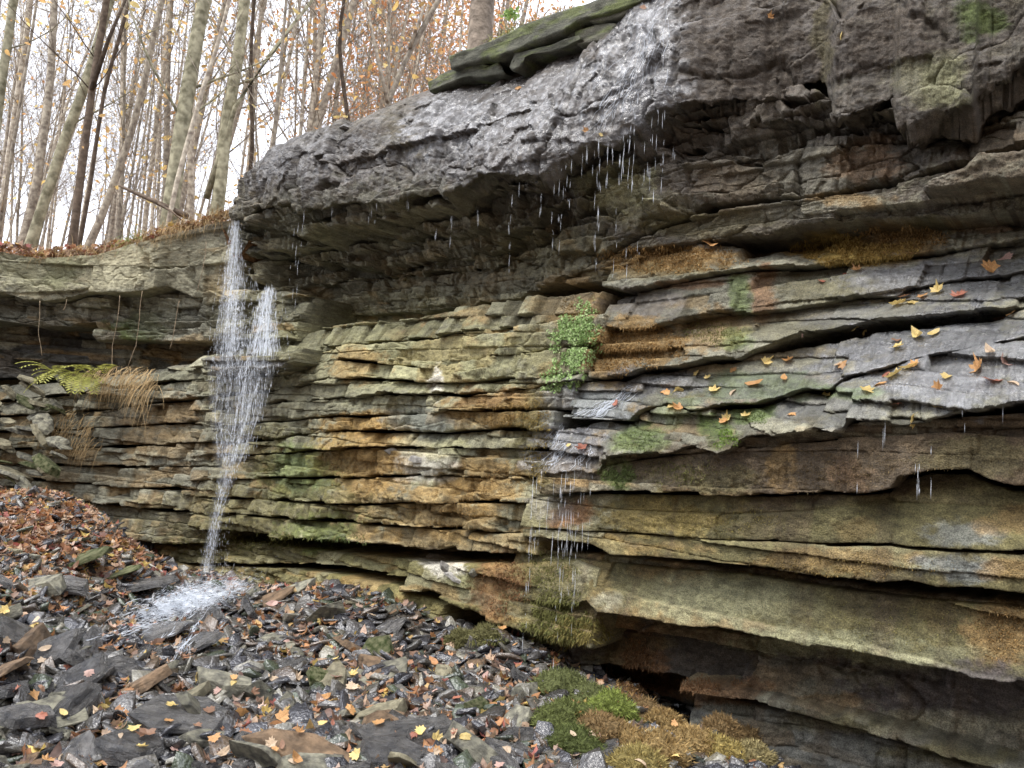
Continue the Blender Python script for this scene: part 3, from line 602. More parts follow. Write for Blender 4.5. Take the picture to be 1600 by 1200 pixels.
# underside bed and the big faces below
# (see the ledge slopes below)
uf = E('935,728,-.05 1040,712,-.05 1162,700,-.04 1285,690,-.03 1344,684,-.03 1460,676,-.02 1600,668,-.02 1800,650,-.02 2100,620,-.02')
layer('rock_layer', [(u, v - 22, -.02) for (u, v, o) in uf], uf, seed=31, back=-2, h=.05, L=.5, amp=.02, rough=.012, chip=.02, base=BROWN)
d1 = E('842,770,-.08 880,768,-.06 940,766,-.02 1040,768,0 1162,770,0 1208,770,0 1285,766,.01 1337,769,.01 1393,762,.01 1405,745,0 1456,734,0 1512,734,0 1547,751,.02 1586,760,.03 1600,760,.03 1800,770,.03 2100,790,.03')
layer('rock_face', [(842, 740, -.06)] + [(u, v + 1, o + .0) for (u, v, o) in uf], d1, label='brown mossy face with a ragged dripping hem', seed=33, back=-2, h=.3, L=1.3, amp=.025, rough=.018, groove=.02, jag=.02, chip=.03, base=BROWN)
d2 = E('815,824,-.12 860,826,-.1 923,829,-.08 1040,835,-.06 1121,841,-.04 1216,845,-.03 1297,850,-.02 1392,849,-.02 1429,855,-.02 1524,860,-.02 1600,861,0 1800,875,0 2100,900,0')
layer('rock_face', [(815, 779, -.22)] + [(u, v + (7 if u > 1390 else 6), o - .10 - (.12 if u > 1390 else 0)) for (u, v, o) in d1[1:]], d2, label='ochre moss covered bed', seed=35, back=-2, h=.22, L=1.2, amp=.022, rough=.016, groove=.022, jag=.01, chip=.012, base=OLIVE)
d3 = E('815,838,-.12 843,840,-.12 920,850,-.08 953,867,-.06 997,868,-.04 1040,871,-.03 1113,877,-.02 1183,886,0 1245,894,0 1333,905,.02 1377,912,.02 1414,907,.02 1462,918,.02 1553,921,.02 1600,927,.02 1800,950,.02 2100,990,.02')
layer('rock_face', [(u, v + 3, o - .03) for (u, v, o) in d2], d3, seed=37, back=-2, h=.13, L=1.0, amp=.02, rough=.016, groove=.022, jag=.012, chip=.015, base=OLIVE)
d3b = E('800,862,-.3 900,870,-.3 1000,883,-.3 1187,899,-.25 1297,918,-.22 1407,932,-.22 1600,948,-.2 1800,975,-.2 2100,1010,-.2')
layer('rock_layer', [(u, v - 8, -.3) for (u, v, o) in d3b], [(u, v + 4, -.3) for (u, v, o) in d3b], seed=38, back=-2, h=.04, L=.5, amp=.03, rough=.02, chip=.03, base=BROWN)
d4 = E('790,935,-.15 850,940,-.12 900,944,-.1 916,936,-.1 934,954,-.08 989,963,-.06 1077,978,-.04 1157,984,-.04 1245,1004,-.02 1344,1022,0 1407,1035,0 1498,1050,.02 1524,1059,.02 1600,1064,.02 1800,1110,.02 2100,1180,.02')
layer('rock_face', [(u, v + 2, o + .08) for (u, v, o) in d3b], d4, label='tall pale green face above the dark hollow', seed=39, back=-2, h=.3, L=1.3, amp=.026, rough=.02, groove=.022, jag=.012, chip=.02, pw=1.0, base=OLIVE)
# recessed base below d4
d5t = E('790,935,-.5 916,940,-.5 1077,980,-.62 1245,1000,-.7 1407,1030,-.75 1600,1055,-.75 1800,1100,-.75 2100,1170,-.75')
d5b = E('790,1010,-.35 900,1040,-.35 1040,1056,-.4 1179,1090,-.5 1315,1135,-.55 1443,1180,-.6 1600,1225,-.6 1800,1290,-.6 2100,1400,-.6')
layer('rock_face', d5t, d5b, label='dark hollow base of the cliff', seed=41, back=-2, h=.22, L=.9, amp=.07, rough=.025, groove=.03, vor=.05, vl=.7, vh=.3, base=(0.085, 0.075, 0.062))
d6t = E('1062,1066,-.32 1179,1086,-.38 1260,1104,-.42 1315,1120,-.42 1370,1134,-.42 1443,1158,-.42 1517,1178,-.42 1600,1200,-.42 1800,1270,-.4 2100,1400,-.4')
layer('rock_ledge', d6t, [(u, v + 12, o + .02) for (u, v, o) in d6t], label='low mossy ledge inside the dark hollow', seed=43, back=-1.6, h=.08, L=.8, amp=.03, rough=.02, chip=.03, topz=.12)
d7t = E('1066,1080,-.45 1179,1104,-.5 1260,1124,-.55 1370,1152,-.55 1443,1180,-.55 1600,1230,-.55 1800,1310,-.5')
layer('rock_layer', d7t, [(u, v + 110, o + .12) for (u, v, o) in d7t], seed=45, back=-1.8, h=.12, L=.5, amp=.04, rough=.02, groove=.04, chip=.03, vor=.03, base=(0.12, 0.12, 0.105))

# middle wall beds: list of lips from the top down, spanning the waterfall to the wet step
mid = [
 (E('300,560 330,552 440,524 520,506 600,501 655,496 740,474 850,462 940,450', -.55), None),
 (E('300,574 440,560 548,536 653,530 737,514 824,505 950,486', -.38), 61),
 (E('300,592 440,584 520,560 674,574 765,558 849,548 940,538', -.36), 62),
 (E('300,620 440,606 520,588 674,596 765,593 870,586 920,580', -.34), 63),
 (E('300,640 440,628 586,616 677,614 723,616 796,609 870,600 915,592', -.30), 64),
 (E('300,664 440,658 520,648 604,650 702,641 800,640 895,640', -.28), 65),
 (E('300,690 440,684 520,672 604,672 700,675 780,668 870,670', -.30), 66),
 (E('300,712 440,706 520,700 597,697 747,698 860,700', -.24), 67),
 (E('300,748 440,746 520,745 660,742 730,742 850,745', -.24), 68),
 (E('300,776 440,780 555,787 700,784 800,782 850,786', -.22), 69),
 (E('300,800 440,808 586,818 700,824 755,829 850,832', -.20), 70),
 (E('300,824 440,838 530,842 619,852 700,858 784,864 850,868', -.18), 71),
]
kw = dict(back=-1.9, h=.12, L=.30, amp=.055, groove=.034, rough=.009, vor=.045, face=.3, vl=.40, vh=.20, chip=.045, jag=.022)
for i in range(1, len(mid)):
    T = [(u, v + 3, o - .04) for (u, v, o) in mid[i - 1][0]]
    layer('rock_layer', T, mid[i][0], seed=mid[i][1], **kw)
layer('rock_ledge', E('312,560,-.12 350,556,-.05 400,553,0 440,550,-.02 470,545,-.15'), E('312,585,-.08 350,580,0 400,576,.06 440,570,.03 470,562,-.12'), label='wet dark slate ledge on which the waterfall breaks', seed=90, back=-1.5, h=.05, L=.5, amp=.03, groove=.02, rough=.015, chip=.05, jag=.02, base=WETG)
# undercut below the last lip and the low rounded toe
layer('rock_layer', E('200,830 300,838 440,856 530,862 619,872 700,880 800,892 850,900', -.42), E('200,870 300,880 440,880 530,882 586,892 667,912 760,935 850,960', -.30), seed=75, base=OLIVE, back=-1.9, h=.05, L=.35, amp=.05, groove=.03, rough=.02, vor=.04, chip=.03)
layer('rock_layer', E('620,874 660,884 740,880 800,880 900,875 940,890', -.22), E('620,925 660,925 740,960 800,985 900,1010 940,1020', -.1), label='moss draped foot of the cliff', seed=76, base=OLIVE, back=-1.9, h=.12, L=.6, amp=.04, rough=.02, groove=.02, chip=.03, rnd=.05)
layer('rock_layer', E('180,860 300,885 440,888 530,898 620,915 700,945', -.28), E('180,940 300,940 440,945 530,950 620,960 700,1000', -.12), seed=77, base=OLIVE, back=-1.9, h=.07, L=.35, amp=.07, groove=.03, rough=.03, vor=.06, chip=.03)
# cliff foot at right, behind everything: solid core
layer('rock_core', E('440,330 600,300 940,300 1300,150 1600,60 2100,-150', -1.5), E('440,960 600,980 940,1060 1300,1160 1600,1300 2100,1500', -1.2), seed=80, q=2.5, back=-2.6, h=.2, L=.6, amp=.06, rough=.03, base=DARK)

# ------------------------------------------------------------------ left wall
lw = empty('cliff', (-6, 9.5, 0), label='paler low cliff wall left of the waterfall, topped by leaf litter', cat='cliff')
bpy.context.view_layer.update()
kl = dict(thing=lw, back=-1.9)
rim = E('-700,470,-.25 -300,420,-.25 0,392,-.25 60,402,-.25 150,398,-.25 210,384,-.3 250,371,-.3 300,360,-.4 345,346,-.5 372,340,-.6')
layer('rock_face', rim, E('-700,510,-.2 -300,480,-.2 0,455,-.2 35,466,-.2 63,468,-.2 98,462,-.2 140,455,-.2 196,459,-.2 240,447,-.25 259,446,-.4 305,464,-.45 345,462,-.5 372,455,-.55'), label='pale smooth sandstone band', seed=101, h=.27, L=.9, amp=.045, rough=.016, groove=.035, vor=.06, vl=.7, vh=.5, base=PALE, face=.4, **kl)
layer('rock_layer', E('-700,510 -300,480 0,455 98,462 140,455 240,447 259,446 345,450 440,455 480,460', -.6), E('-700,560 -300,530 0,501 56,511 98,509 147,502 157,534 203,530 301,536 336,527 440,530 480,530', -.42), seed=103, h=.11, L=.4, amp=.07, rough=.02, groove=.04, vor=.1, vl=.4, vh=.2, base=GREY, **kl)
layer('rock_layer', E('-700,550 -300,530 0,500 56,505 147,500 203,520 301,525 480,525', -1.0), E('-700,620 -300,610 0,590 150,590 300,570 440,560 480,560', -.85), seed=105, h=.12, L=.4, amp=.06, rough=.03, groove=.03, vor=.06, base=DARK, **kl)
layer('rock_core', E('-700,480 -300,440 0,430 150,430 300,430 480,430', -1.6), E('-700,900 -300,900 0,900 150,900 300,900 480,900', -1.3), seed=106, q=2.5, h=.2, L=.6, amp=.06, rough=.03, base=DARK, thing=lw, back=-2.5)
ll = [
 (E('-700,640 -300,620 0,600 150,590 250,572 300,566 330,560 345,556', -.5), None),
 (E('-700,650 -300,640 0,625 150,610 250,596 330,590 345,588', -.35), 111),
 (E('-700,680 -300,665 0,650 150,640 250,628 345,620', -.32), 112),
 (E('-700,710 -300,690 0,672 150,668 250,660 345,656', -.3), 113),
 (E('-700,740 -300,715 0,700 150,698 250,692 345,690', -.28), 114),
 (E('-700,760 -300,740 0,724 150,728 250,728 345,728', -.26), 115),
 (E('-700,780 -300,760 0,745 150,756 250,762 345,768', -.24), 116),
 (E('-700,800 -300,785 0,770 150,784 250,796 345,804', -.2), 117),
 (E('-700,900 -300,850 0,820 150,840 250,850 345,850', -.16), 118),
]
for i in range(1, len(ll)):
    layer('rock_layer', [(u, v + 3, o - .04) for (u, v, o) in ll[i - 1][0]], ll[i][0], thing=lw, seed=ll[i][1], **kw)
print('layers', len(LAY), sum(len(o.data.vertices) for o in LAY))

# ------------------------------------------------------------------ ground
gp = [Vector(at(*p)) for p in [(0, 780, 8.0), (120, 792, 8.2), (200, 850, 8.2), (80, 860, 6.9), (0, 900, 6.0), (150, 930, 6.6),
                                (0, 1000, 4.9), (0, 1100, 4.2), (0, 1200, 3.7), (300, 1000, 6.3), (400, 1200, 3.8), (600, 1100, 4.9), (800, 1200, 3.8), (500, 1000, 6.2), (700, 1030, 5.7)]]
gp += [wp(u, v, o) for (u, v, o) in [(300, 905, .35), (240, 890, .2), (380, 930, .3), (450, 930, .1), (560, 940, .05), (640, 970, .05), (700, 992, .05), (780, 1020, .05), (860, 1056, .05), (960, 1095, 0), (1060, 1140, -.1), (1160, 1190, -.1), (1400, 1300, 0), (330, 900, -.3), (700, 985, -.5), (1160, 1200, -.6)]]
gp += [Vector((2.5, 3.2, .0)), Vector((0, 0, 0)), Vector((-4, 0, .3)), Vector((4, 0, 0)), Vector((-3, 2.5, .05)), Vector((-7.5, 6, 1.0)), Vector((-7.5, 3, .8)), Vector((-9, 8, 1.2)), Vector((0, -4, 0)), Vector((5, 2, .2)), Vector((-8, -4, 1.5))]
GP = np.array([list(p) for p in gp])
# thin-plate style radial basis fit
def rbf(d): return np.sqrt(d * d + .25)
A = rbf(np.linalg.norm(GP[:, None, :2] - GP[None, :, :2], axis=2)) + np.eye(len(GP)) * .02
AB = np.block([[A, np.ones((len(GP), 1))], [np.ones((1, len(GP))), np.zeros((1, 1))]])
Wt = np.linalg.solve(AB, np.concatenate([GP[:, 2], [0]]))
def gz(x, y, fine=True):
    x = np.asarray(x, float); y = np.asarray(y, float)
    z = np.full(x.shape, Wt[-1])
    for (px, py, _), w_ in zip(GP, Wt[:-1]):
        z = z + w_ * rbf(np.hypot(x - px, y - py))
    if fine: z = z + .05 * fbm(x * 1.2, y * 1.2, 201, 4) + .02 * fbm(x * 5, y * 5, 205, 4)
    return z
gx = np.linspace(-12, 7, 560); gy = np.linspace(-5, 11.5, 480)
GX, GY = np.meshgrid(gx, gy)
GZ = gz(GX, GY)
i = np.arange(len(gy) - 1)[:, None] * len(gx) + np.arange(len(gx) - 1)
Fg = np.stack([i, i + 1, i + len(gx) + 1, i + len(gx)], -1).reshape(-1, 4)
MUD = simple('gravelly_mud', (0.05, 0.042, 0.033), .55, .5, 14, .5, bump=.03)
g = mesh_obj('ground', np.stack([GX.ravel(), GY.ravel(), GZ.ravel()], 1), Fg, MUD)
tag(g, kind='structure')

# unseen opposite bank, added behind the viewpoint to block low light
hx = np.linspace(-40, 40, 90); hy = np.linspace(-30, -5, 50); HX, HY = np.meshgrid(hx, hy)
HZ = (-5 - HY) * .75 + gz(np.clip(HX, -12, 7), np.full(HX.shape, -5.0), False) - .05 + .5 * fbm(HX * .2, HY * .2, 401, 4)
i = np.arange(49)[:, None] * 90 + np.arange(89)
tag(mesh_obj('unseen_bank', np.stack([HX.ravel(), HY.ravel(), HZ.ravel()], 1), np.stack([i, i + 1, i + 91, i + 90], -1).reshape(-1, 4), simple('unseen_bank_leaves', (.12, .075, .045), .9, .5, 3, .1)), kind='structure')

def ground_hit(u, v):
    r = ray(u, v)
    y = np.arange(2.2, 11, .02)
    z = CAM[2] + r[2] * y; h = gz(r[0] * y, y, False)
    j = np.where(z < h)[0]
    if len(j) == 0: return None
    return Vector((r[0] * y[j[0]], y[j[0]], h[j[0]]))

# ------------------------------------------------------------------ loose stones
SL_WET = simple('wet_slate', (0.038, 0.038, 0.042), .14, .5, 9, 1.0, bump=.015, rnd=.45, c2=(.07, .066, .06))
SL_DRY = simple('dry_slate', (0.15, 0.145, 0.12), .7, .4, 9, .3, bump=.02, rnd=.4, c2=(.2, .19, .14))
SL_MOSS = simple('mossy_slate', (0.075, 0.105, 0.03), .85, .5, 12, .2, bump=.02, rnd=.3, c2=(.13, .13, .07))
SL_TAN = simple('tan_slate', (0.25, 0.225, 0.15), .75, .35, 9, .25, bump=.02, rnd=.25)
SL_RUST = simple('rusty_slate', (0.16, 0.105, 0.06), .55, .45, 9, .4, bump=.02, rnd=.3)

for m_ in (SL_WET, SL_DRY, SL_MOSS, SL_TAN, SL_RUST): slate_extra(m_)
def slab_mesh(seed, nx=1.0, ny=.7, th=.16, rounding=.0, detail=True):
    rr = random.Random(seed)
    bm = bmesh.new()
    k = rr.randint(5, 8)
    ph = rr.random() * 6
    for lev in (0, 1):
        for i in range(k):
            a = ph + (i + rr.uniform(-.3, .3)) * 2 * math.pi / k
            R = rr.uniform(.75, 1.1) * (1 if lev == 0 else rr.uniform(.8, 1.0))
            bm.verts.new((math.cos(a) * nx * .5 * R, math.sin(a) * ny * .5 * R, (lev - .5) * th + rr.uniform(-.12, .12) * th + (math.cos(a) * rr.uniform(-.1, .1) * th)))
    res = bmesh.ops.convex_hull(bm, input=bm.verts)
    bmesh.ops.delete(bm, geom=[e for e in res['geom_interior'] if isinstance(e, bmesh.types.BMVert)], context='VERTS')
    bmesh.ops.dissolve_limit(bm, angle_limit=.12, verts=bm.verts, edges=bm.edges)
    bmesh.ops.bevel(bm, geom=bm.edges[:], offset=.006, segments=1, affect='EDGES', clamp_overlap=True)
    bmesh.ops.triangulate(bm, faces=bm.faces)
    if detail:
        for c in range(3):
            lo = [e for e in bm.edges if e.calc_length() > .16]
            if lo: bmesh.ops.subdivide_edges(bm, edges=lo, cuts=1, use_grid_fill=False)
            bmesh.ops.triangulate(bm, faces=[f for f in bm.faces if len(f.verts) > 3])
        for v in bm.verts:
            p = v.co * 3 + Vector((seed * 3.1, 0, 0))
            v.co += Vector((mnoise.noise(p), mnoise.noise(p + Vector((9, 0, 0))), mnoise.noise(p + Vector((0, 9, 0))) * .6)) * .016
            # splitting along thin bedding
            v.co.z += .004 * math.sin(v.co.x * 20 + seed)
    me = bpy.data.meshes.new('stone'); bm.to_mesh(me); bm.free()
    return me

def stone_at(me, mat, loc, size, rot, name='stone', label=None, cat='rock', group=None):
    o = bpy.data.objects.new(name, me); COL.objects.link(o)
    o.location = loc; o.scale = size if hasattr(size, '__len__') else (size,) * 3; o.rotation_euler = rot
    o.material_slots[0].link = 'OBJECT'; o.material_slots[0].material = mat
    return tag(o, label, cat, group)

slabs = [slab_mesh(i, 1, random.uniform(.45, .85), random.uniform(.07, .2)) for i in range(14)]
for m_ in slabs: m_.materials.append(SL_WET)
# hand placed stones, from the photograph: u, v, length m, (rx, ry, rz) deg, thickness factor, material, label
ST = [
 (125, 890, .62, (8, -24, 15), .8, SL_MOSS, 'long slab coated in bright green moss, lying on the leaf bank'),
 (185, 905, .5, (5, -18, 10), .5, SL_MOSS, 'thin dark green slab leaning just right of the bright mossy slab'),
 (95, 935, .5, (10, 5, 0), 1.3, SL_WET, 'blocky dark green stone under the bright mossy slab'),
 (215, 925, .7, (4, -10, 8), .5, SL_WET, 'flat dark slab on the left edge of the splash'),
 (15, 875, .22, (10, 10, 40), 1.6, SL_TAN, 'small pale stone on the leaf bank at the left edge'),
 (45, 882, .26, (10, 10, 70), 1.4, SL_DRY, 'grey stone just right of the small pale stone'),
 (20, 1020, .55, (35, 30, 60), .9, SL_WET, 'large purple grey slab leaning at the left edge of the photo'),
 (75, 1040, .45, (40, -30, 30), 1.1, SL_WET, 'brown wedge shaped slab leaning among dark slates at left'),
 (120, 1050, .35, (20, 30, 80), 1, SL_WET, 'wet slab beside the brown wedge shaped slab'),
 (240, 1000, .6, (5, -14, 12), .5, SL_WET, 'flat slab lying across the run of water under the splash'),
 (325, 985, .42, (20, 45, -30), .6, SL_WET, 'pointed dark slab standing at the foot of the splash'),
 (300, 1020, .5, (0, -25, 30), .6, SL_WET, 'dark slab over which the thin side stream runs'),
 (420, 950, .6, (6, -28, 28), .6, SL_RUST, 'long tilted brown slab right of the waterfall base'),
 (455, 935, .5, (6, -28, 28), .5, SL_DRY, 'long tilted slab behind the brown one right of the waterfall base'),
 (430, 1005, .3, (5, -8, 10), .7, SL_DRY, 'pale topped flat slab below the tilted brown slabs'),
 (435, 1015, .4, (8, 4, -10), .7, SL_DRY, 'grey slab just below the pale topped flat slab'),
 (180, 1060, .32, (70, 10, 20), .8, SL_WET, 'upright purple slab among yellow leaves'),
 (120, 1075, .4, (30, -28, 50), .7, SL_WET, 'shiny tilted slab left of the upright purple slab'),
 (350, 1095, .42, (15, 12, 10), 1.5, SL_DRY, 'chunky grey green block in the middle of the scree'),
 (410, 1098, .36, (60, 25, 65), .8, SL_DRY, 'upright pale grey slab right of the chunky block'),
 (500, 1080, .3, (35, 25, 20), 1.3, SL_MOSS, 'dark triangular mossy stone in the middle of the scree'),
 (440, 1055, .4, (5, -10, 15), .8, SL_WET, 'low dark block behind the chunky grey block'),
 (580, 1040, .45, (20, -45, 40), .6, SL_MOSS, 'greenish slab standing up at the edge of the mud'),
 (590, 1070, .5, (10, -25, 30), .45, SL_DRY, 'big pale flat slab tilted beside the standing green slab'),
 (550, 1075, .45, (12, -10, 15), .4, SL_DRY, 'pale flaky slab left of the big tilted slab'),
 (670, 1060, .25, (15, 15, 100), .7, SL_WET, 'shiny blue grey slab on the wet gravel'),
 (680, 968, .3, (10, 25, -10), .8, SL_TAN, 'tan block leaning at the foot of the cliff'),
 (705, 950, .16, (30, 10, 50), 1.6, SL_TAN, 'small lichen covered stone on top of the cliff foot'),
 (610, 965, .22, (50, -30, 30), .6, SL_DRY, 'small grey shard leaning on the cliff foot'),
 (280, 1145, .62, (5, 4, 4), .8, SL_WET, 'wide dark slab under red leaves at bottom left'),
 (40, 1150, .3, (12, 10, 30), 1.9, SL_WET, 'square dark mossy stone at bottom left'),
 (470, 1205, .6, (14, 15, -10), .8, SL_RUST, 'pointed brown green slab at the bottom edge'),
 (640, 1165, .6, (8, -6, 20), .6, SL_WET, 'broad black glossy slab with rippled surface at bottom'),
 (540, 1155, .55, (3, 3, 0), .3, SL_WET, 'flat glossy slate sheet sprinkled with tiny leaves'),
 (745, 1120, .25, (75, 10, 10), .5, SL_MOSS, 'upright grey green blade of slate near the bottom'),
 (320, 1175, .3, (10, 10, 30), 1.2, SL_DRY, 'pale grey block at the bottom under the wide dark slab'),
 (200, 1190, .4, (10, 5, 0), 1, SL_WET, 'dark stone at the bottom edge beside brown leaves'),
 (1040, 1095, .2, (30, 10, 20), 1.6, SL_MOSS, 'green grey stone wedged between the golden moss clumps'),
 (1095, 1125, .17, (30, 10, 20), 1.7, SL_MOSS, 'greenish angular stone behind the golden moss'),
 (1195, 1135, .2, (60, 20, 40), 1.2, SL_MOSS, 'pointed green stone in front of the dark hollow'),
 (1215, 1170, .42, (10, -14, -25), .6, SL_DRY, 'smooth grey green slab lying right of the golden moss'),
 (1245, 1150, .12, (20, 10, 10), 1.9, SL_TAN, 'small square tan stone in front of the hollow'),
 (1268, 1155, .12, (20, 30, 40), 1.9, SL_TAN, 'small tilted tan stone beside the square one'),
 (1270, 1185, .22, (10, 30, 60), .9, SL_DRY, 'pale slate shard in the pile at the bottom right'),
 (1245, 1190, .22, (30, 10, 20), .8, SL_DRY, 'flat pale shard leftmost in the bottom right pile'),
 (1300, 1190, .2, (10, 10, 60), 1.4, SL_MOSS, 'mossy stone at the bottom right edge of the pile'),
 (815, 1075, .22, (20, 30, 20), 1.6, SL_WET, 'dark round edged stone under the thin drips'),
 (780, 1010, .2, (20, 10, 0), 1.2, SL_MOSS, 'mossy stone at the head of the scree beside the cliff foot'),
]
lab_n = 0
for i, (u, v, L, rot, th, mat, lab) in enumerate(ST):
    p = ground_hit(u, v)
    if p is None: continue
    stone_at(slabs[i % 14], mat, p + Vector((0, 0, .02 + L * .13 * th)), (L, L, L * th), [rad(a) for a in rot], 'stone', lab)

def in_scree(x, y):
    """on the open ground, outside the cliff"""
    q = np.hypot(CV[:, 0] - x, CV[:, 1] - y); j = int(np.argmin(q))
    off = (x - CV[j, 0]) * NV[j, 0] + (y - CV[j, 1]) * NV[j, 1]
    return off
cnt = 0; tries = 0
def SZ(u, v):
    if v < 900: return 'on the leaf bank at left' if u < 250 else 'along the foot of the wall by the falls'
    if u < 130: return 'near the purple leaning slab at left' if v < 1060 else 'around the square mossy stone at bottom left'
    if u < 420: return 'below the splash of the waterfall' if v < 1060 else 'around the wide dark slab at the bottom'
    if u < 700: return 'around the big tilted pale slab' if v < 1110 else 'beside the glossy black slab at the bottom'
    return 'under the thin drips near the green moss' if v < 1120 else 'at the bottom edge beside the mossy mound'
NEARR = []
mats_r = [SL_WET] * 12 + [SL_DRY] * 4 + [SL_RUST] * 3 + [SL_TAN]
LR = {SL_WET.name: 'dark wet slate piece lying jumbled in the scree', SL_DRY.name: 'dull grey slate piece lying jumbled in the scree', SL_MOSS.name: 'green tinged slate piece lying jumbled in the scree',
      SL_RUST.name: 'brown stained slate piece lying jumbled in the scree', SL_TAN.name: 'pale tan slate piece lying jumbled in the scree'}
rr = random.Random(5)
while cnt < 205 and tries < 6000:
    tries += 1
    u = rr.uniform(-60, 1000); v = rr.uniform(800, 1260)
    if u > 880 and v < 1150: continue
    p = ground_hit(u, v)
    if p is None or in_scree(p.x, p.y) < -.1 or p.y > 8.6: continue
    if 500 < u < 790 and 950 < v < 1040 and rr.random() < .8: continue
    if 190 < u < 380 and 900 < v < 985 and rr.random() < .6: continue
    if u < 220 and v < 900 and rr.random() < .75: continue
    L = min(.46, .15 + .32 * rr.random() ** 2.4)
    mat = rr.choice(mats_r); cnt += 1
    stone_at(rr.choice(slabs), mat, p + Vector((0, 0, L * .13)), (L, L * rr.uniform(.7, 1.1), L * rr.uniform(.6, 1.5)),
             (rr.gauss(.15, .4), rr.gauss(-.15, .4), rr.uniform(0, 6.3)), 'stone', LR[mat.name].replace('lying jumbled in the scree', SZ(u, v)), 'rock', 'loose slates ' + SZ(u, v))
# the pile of slabs high on the left, leaning on the wall
for i in range(46):
    v = 594 + 165 * (i / 45.0) + rr.uniform(-8, 8); u = rr.uniform(-60, 105 - max(0, v - 690) * .5)
    p = wp(u, v, rr.uniform(-.25, -.05) + max(0, (v - 600)) * .0022)
    L = rr.uniform(.22, .55)
    m_ = rr.choice([SL_DRY, SL_DRY, SL_MOSS, SL_DRY, SL_TAN])
    near = u > 45 and v < 660
    stone_at(rr.choice(slabs), m_, p, (L, L * .8, L * rr.uniform(.6, 1.3)), (rr.gauss(.25, .3), rr.gauss(.4, .25), rr.uniform(-.6, .6)), 'stone',
             {SL_DRY.name: 'lichen grey slab', SL_MOSS.name: 'greenish slab', SL_TAN.name: 'pale tan slab'}[m_.name] + ' in the rock pile ' + ('high up ' if v < 650 else ('halfway up ' if v < 700 else 'low down ')) + ('just under the yellow fern' if near else 'against the wall at far left'), 'rock', m_.name.replace('_', ' ') + ' pieces of the rock pile' + (' high' if v < 650 else (' halfway' if v < 700 else ' low')) + (' under the fern' if near else ' at far left'))

# gravel of slate chips: one uncountable mass
def scatter_mesh(name, protos, P, Rm, Sc, cols, mat, kind='stuff', parent=None):
    Vs, Fs, Cs, n0 = [], [], [], 0
    which = rng.integers(0, len(protos), len(P))
    for k, (pv, pf) in enumerate(protos):
        idx = np.where(which == k)[0]
        if len(idx) == 0: continue
        V = np.einsum('nij,mj->nmi', Rm[idx], pv) * Sc[idx][:, None, None] + P[idx][:, None, :]
        m = len(pv)
        Vs.append(V.reshape(-1, 3)); Cs.append(np.repeat(cols[idx], m, 0))
        Fs.append((pf[None] + (np.arange(len(idx)) * m)[:, None, None] + n0).reshape(-1, pf.shape[1])); n0 += len(idx) * m
    o = mesh_obj(name, np.concatenate(Vs), np.concatenate(Fs), mat, parent, False, {'tint': np.concatenate(Cs)})
    if kind: o['kind'] = kind
    return o
def tri_arrays(me):
    me.calc_loop_triangles()
    v = np.zeros(len(me.vertices) * 3); me.vertices.foreach_get('co', v)
    f = np.zeros(len(me.loop_triangles) * 3, np.int32); me.loop_triangles.foreach_get('vertices', f)
    return v.reshape(-1, 3), f.reshape(-1, 3)
def rotmats(n, tilt):
    a = rng.uniform(0, 2 * np.pi, n); b = rng.normal(0, tilt, n); c = rng.normal(0, tilt, n)
    R = np.zeros((n, 3, 3))
    for i in range(n):
        R[i] = np.array(Euler((b[i], c[i], a[i])).to_matrix())
    return R
def tint_mat(name, rough, spec, bump=0, trans=0, var=.35, sc_=60):
    m, n, l, b = nodemat(name)
    a = n.new('ShaderNodeAttribute'); a.attribute_name = 'tint'
    tc = n.new('ShaderNodeTexCoord'); nz = n.new('ShaderNodeTexNoise'); nz.inputs['Scale'].default_value = sc_; nz.inputs['Detail'].default_value = 3
    l.new(tc.outputs['Object'], nz.inputs[0])
    r = n.new('ShaderNodeMapRange'); r.inputs[1].default_value = .3; r.inputs[2].default_value = .7; r.inputs[3].default_value = 1 - var; r.inputs[4].default_value = 1 + var
    l.new(nz.outputs[0], r.inputs[0])
    vm = n.new('ShaderNodeVectorMath'); vm.operation = 'SCALE'
    l.new(a.outputs['Color'], vm.inputs[0]); l.new(r.outputs[0], vm.inputs['Scale']); l.new(vm.outputs[0], b.inputs['Base Color'])
    b.inputs['Roughness'].default_value = rough; b.inputs['Specular IOR Level'].default_value = spec
    if bump:
        bp = n.new('ShaderNodeBump'); bp.inputs['Distance'].default_value = bump; l.new(nz.outputs[0], bp.inputs['Height']); l.new(bp.outputs[0], b.inputs['Normal'])
    if trans:
        tr = n.new('ShaderNodeBsdfTranslucent'); l.new(vm.outputs[0], tr.inputs['Color'])
        ms = n.new('ShaderNodeMixShader'); ms.inputs[0].default_value = trans
        l.new(b.outputs[0], ms.inputs[1]); l.new(tr.outputs[0], ms.inputs[2]); l.new(ms.outputs[0], n['Material Output'].inputs['Surface'])
    return m
CHIP = tint_mat('slate_chips', .2, .9, .01)
LEAFM = tint_mat('fallen_leaves', .5, .4, 0, .3, .25)
chips = [tri_arrays(slab_mesh(100 + i, 1, random.uniform(.4, .85), random.uniform(.06, .18), detail=False)) for i in range(8)]
def sample_ground(n, cond, box=(-7.8, 2.3, 3.0, 9.8)):
    out = []
    while sum(len(a) for a in out) < n:
        m = n
        x = rng.uniform(box[0], box[1], m); y = rng.uniform(box[2], box[3], m)
        P = np.stack([x, y, gz(x, y)], 1)
        u, v = proj(P)
        k = (u > -420) & (u < 1330) & (v < 1260) & cond(u, v, x, y)
        out.append(P[k])
    return np.concatenate(out)[:n]
def mud(u, v): return np.clip(1 - (((u - 660) / 150) ** 2 + ((v - 1000) / 55) ** 2), 0, 1)
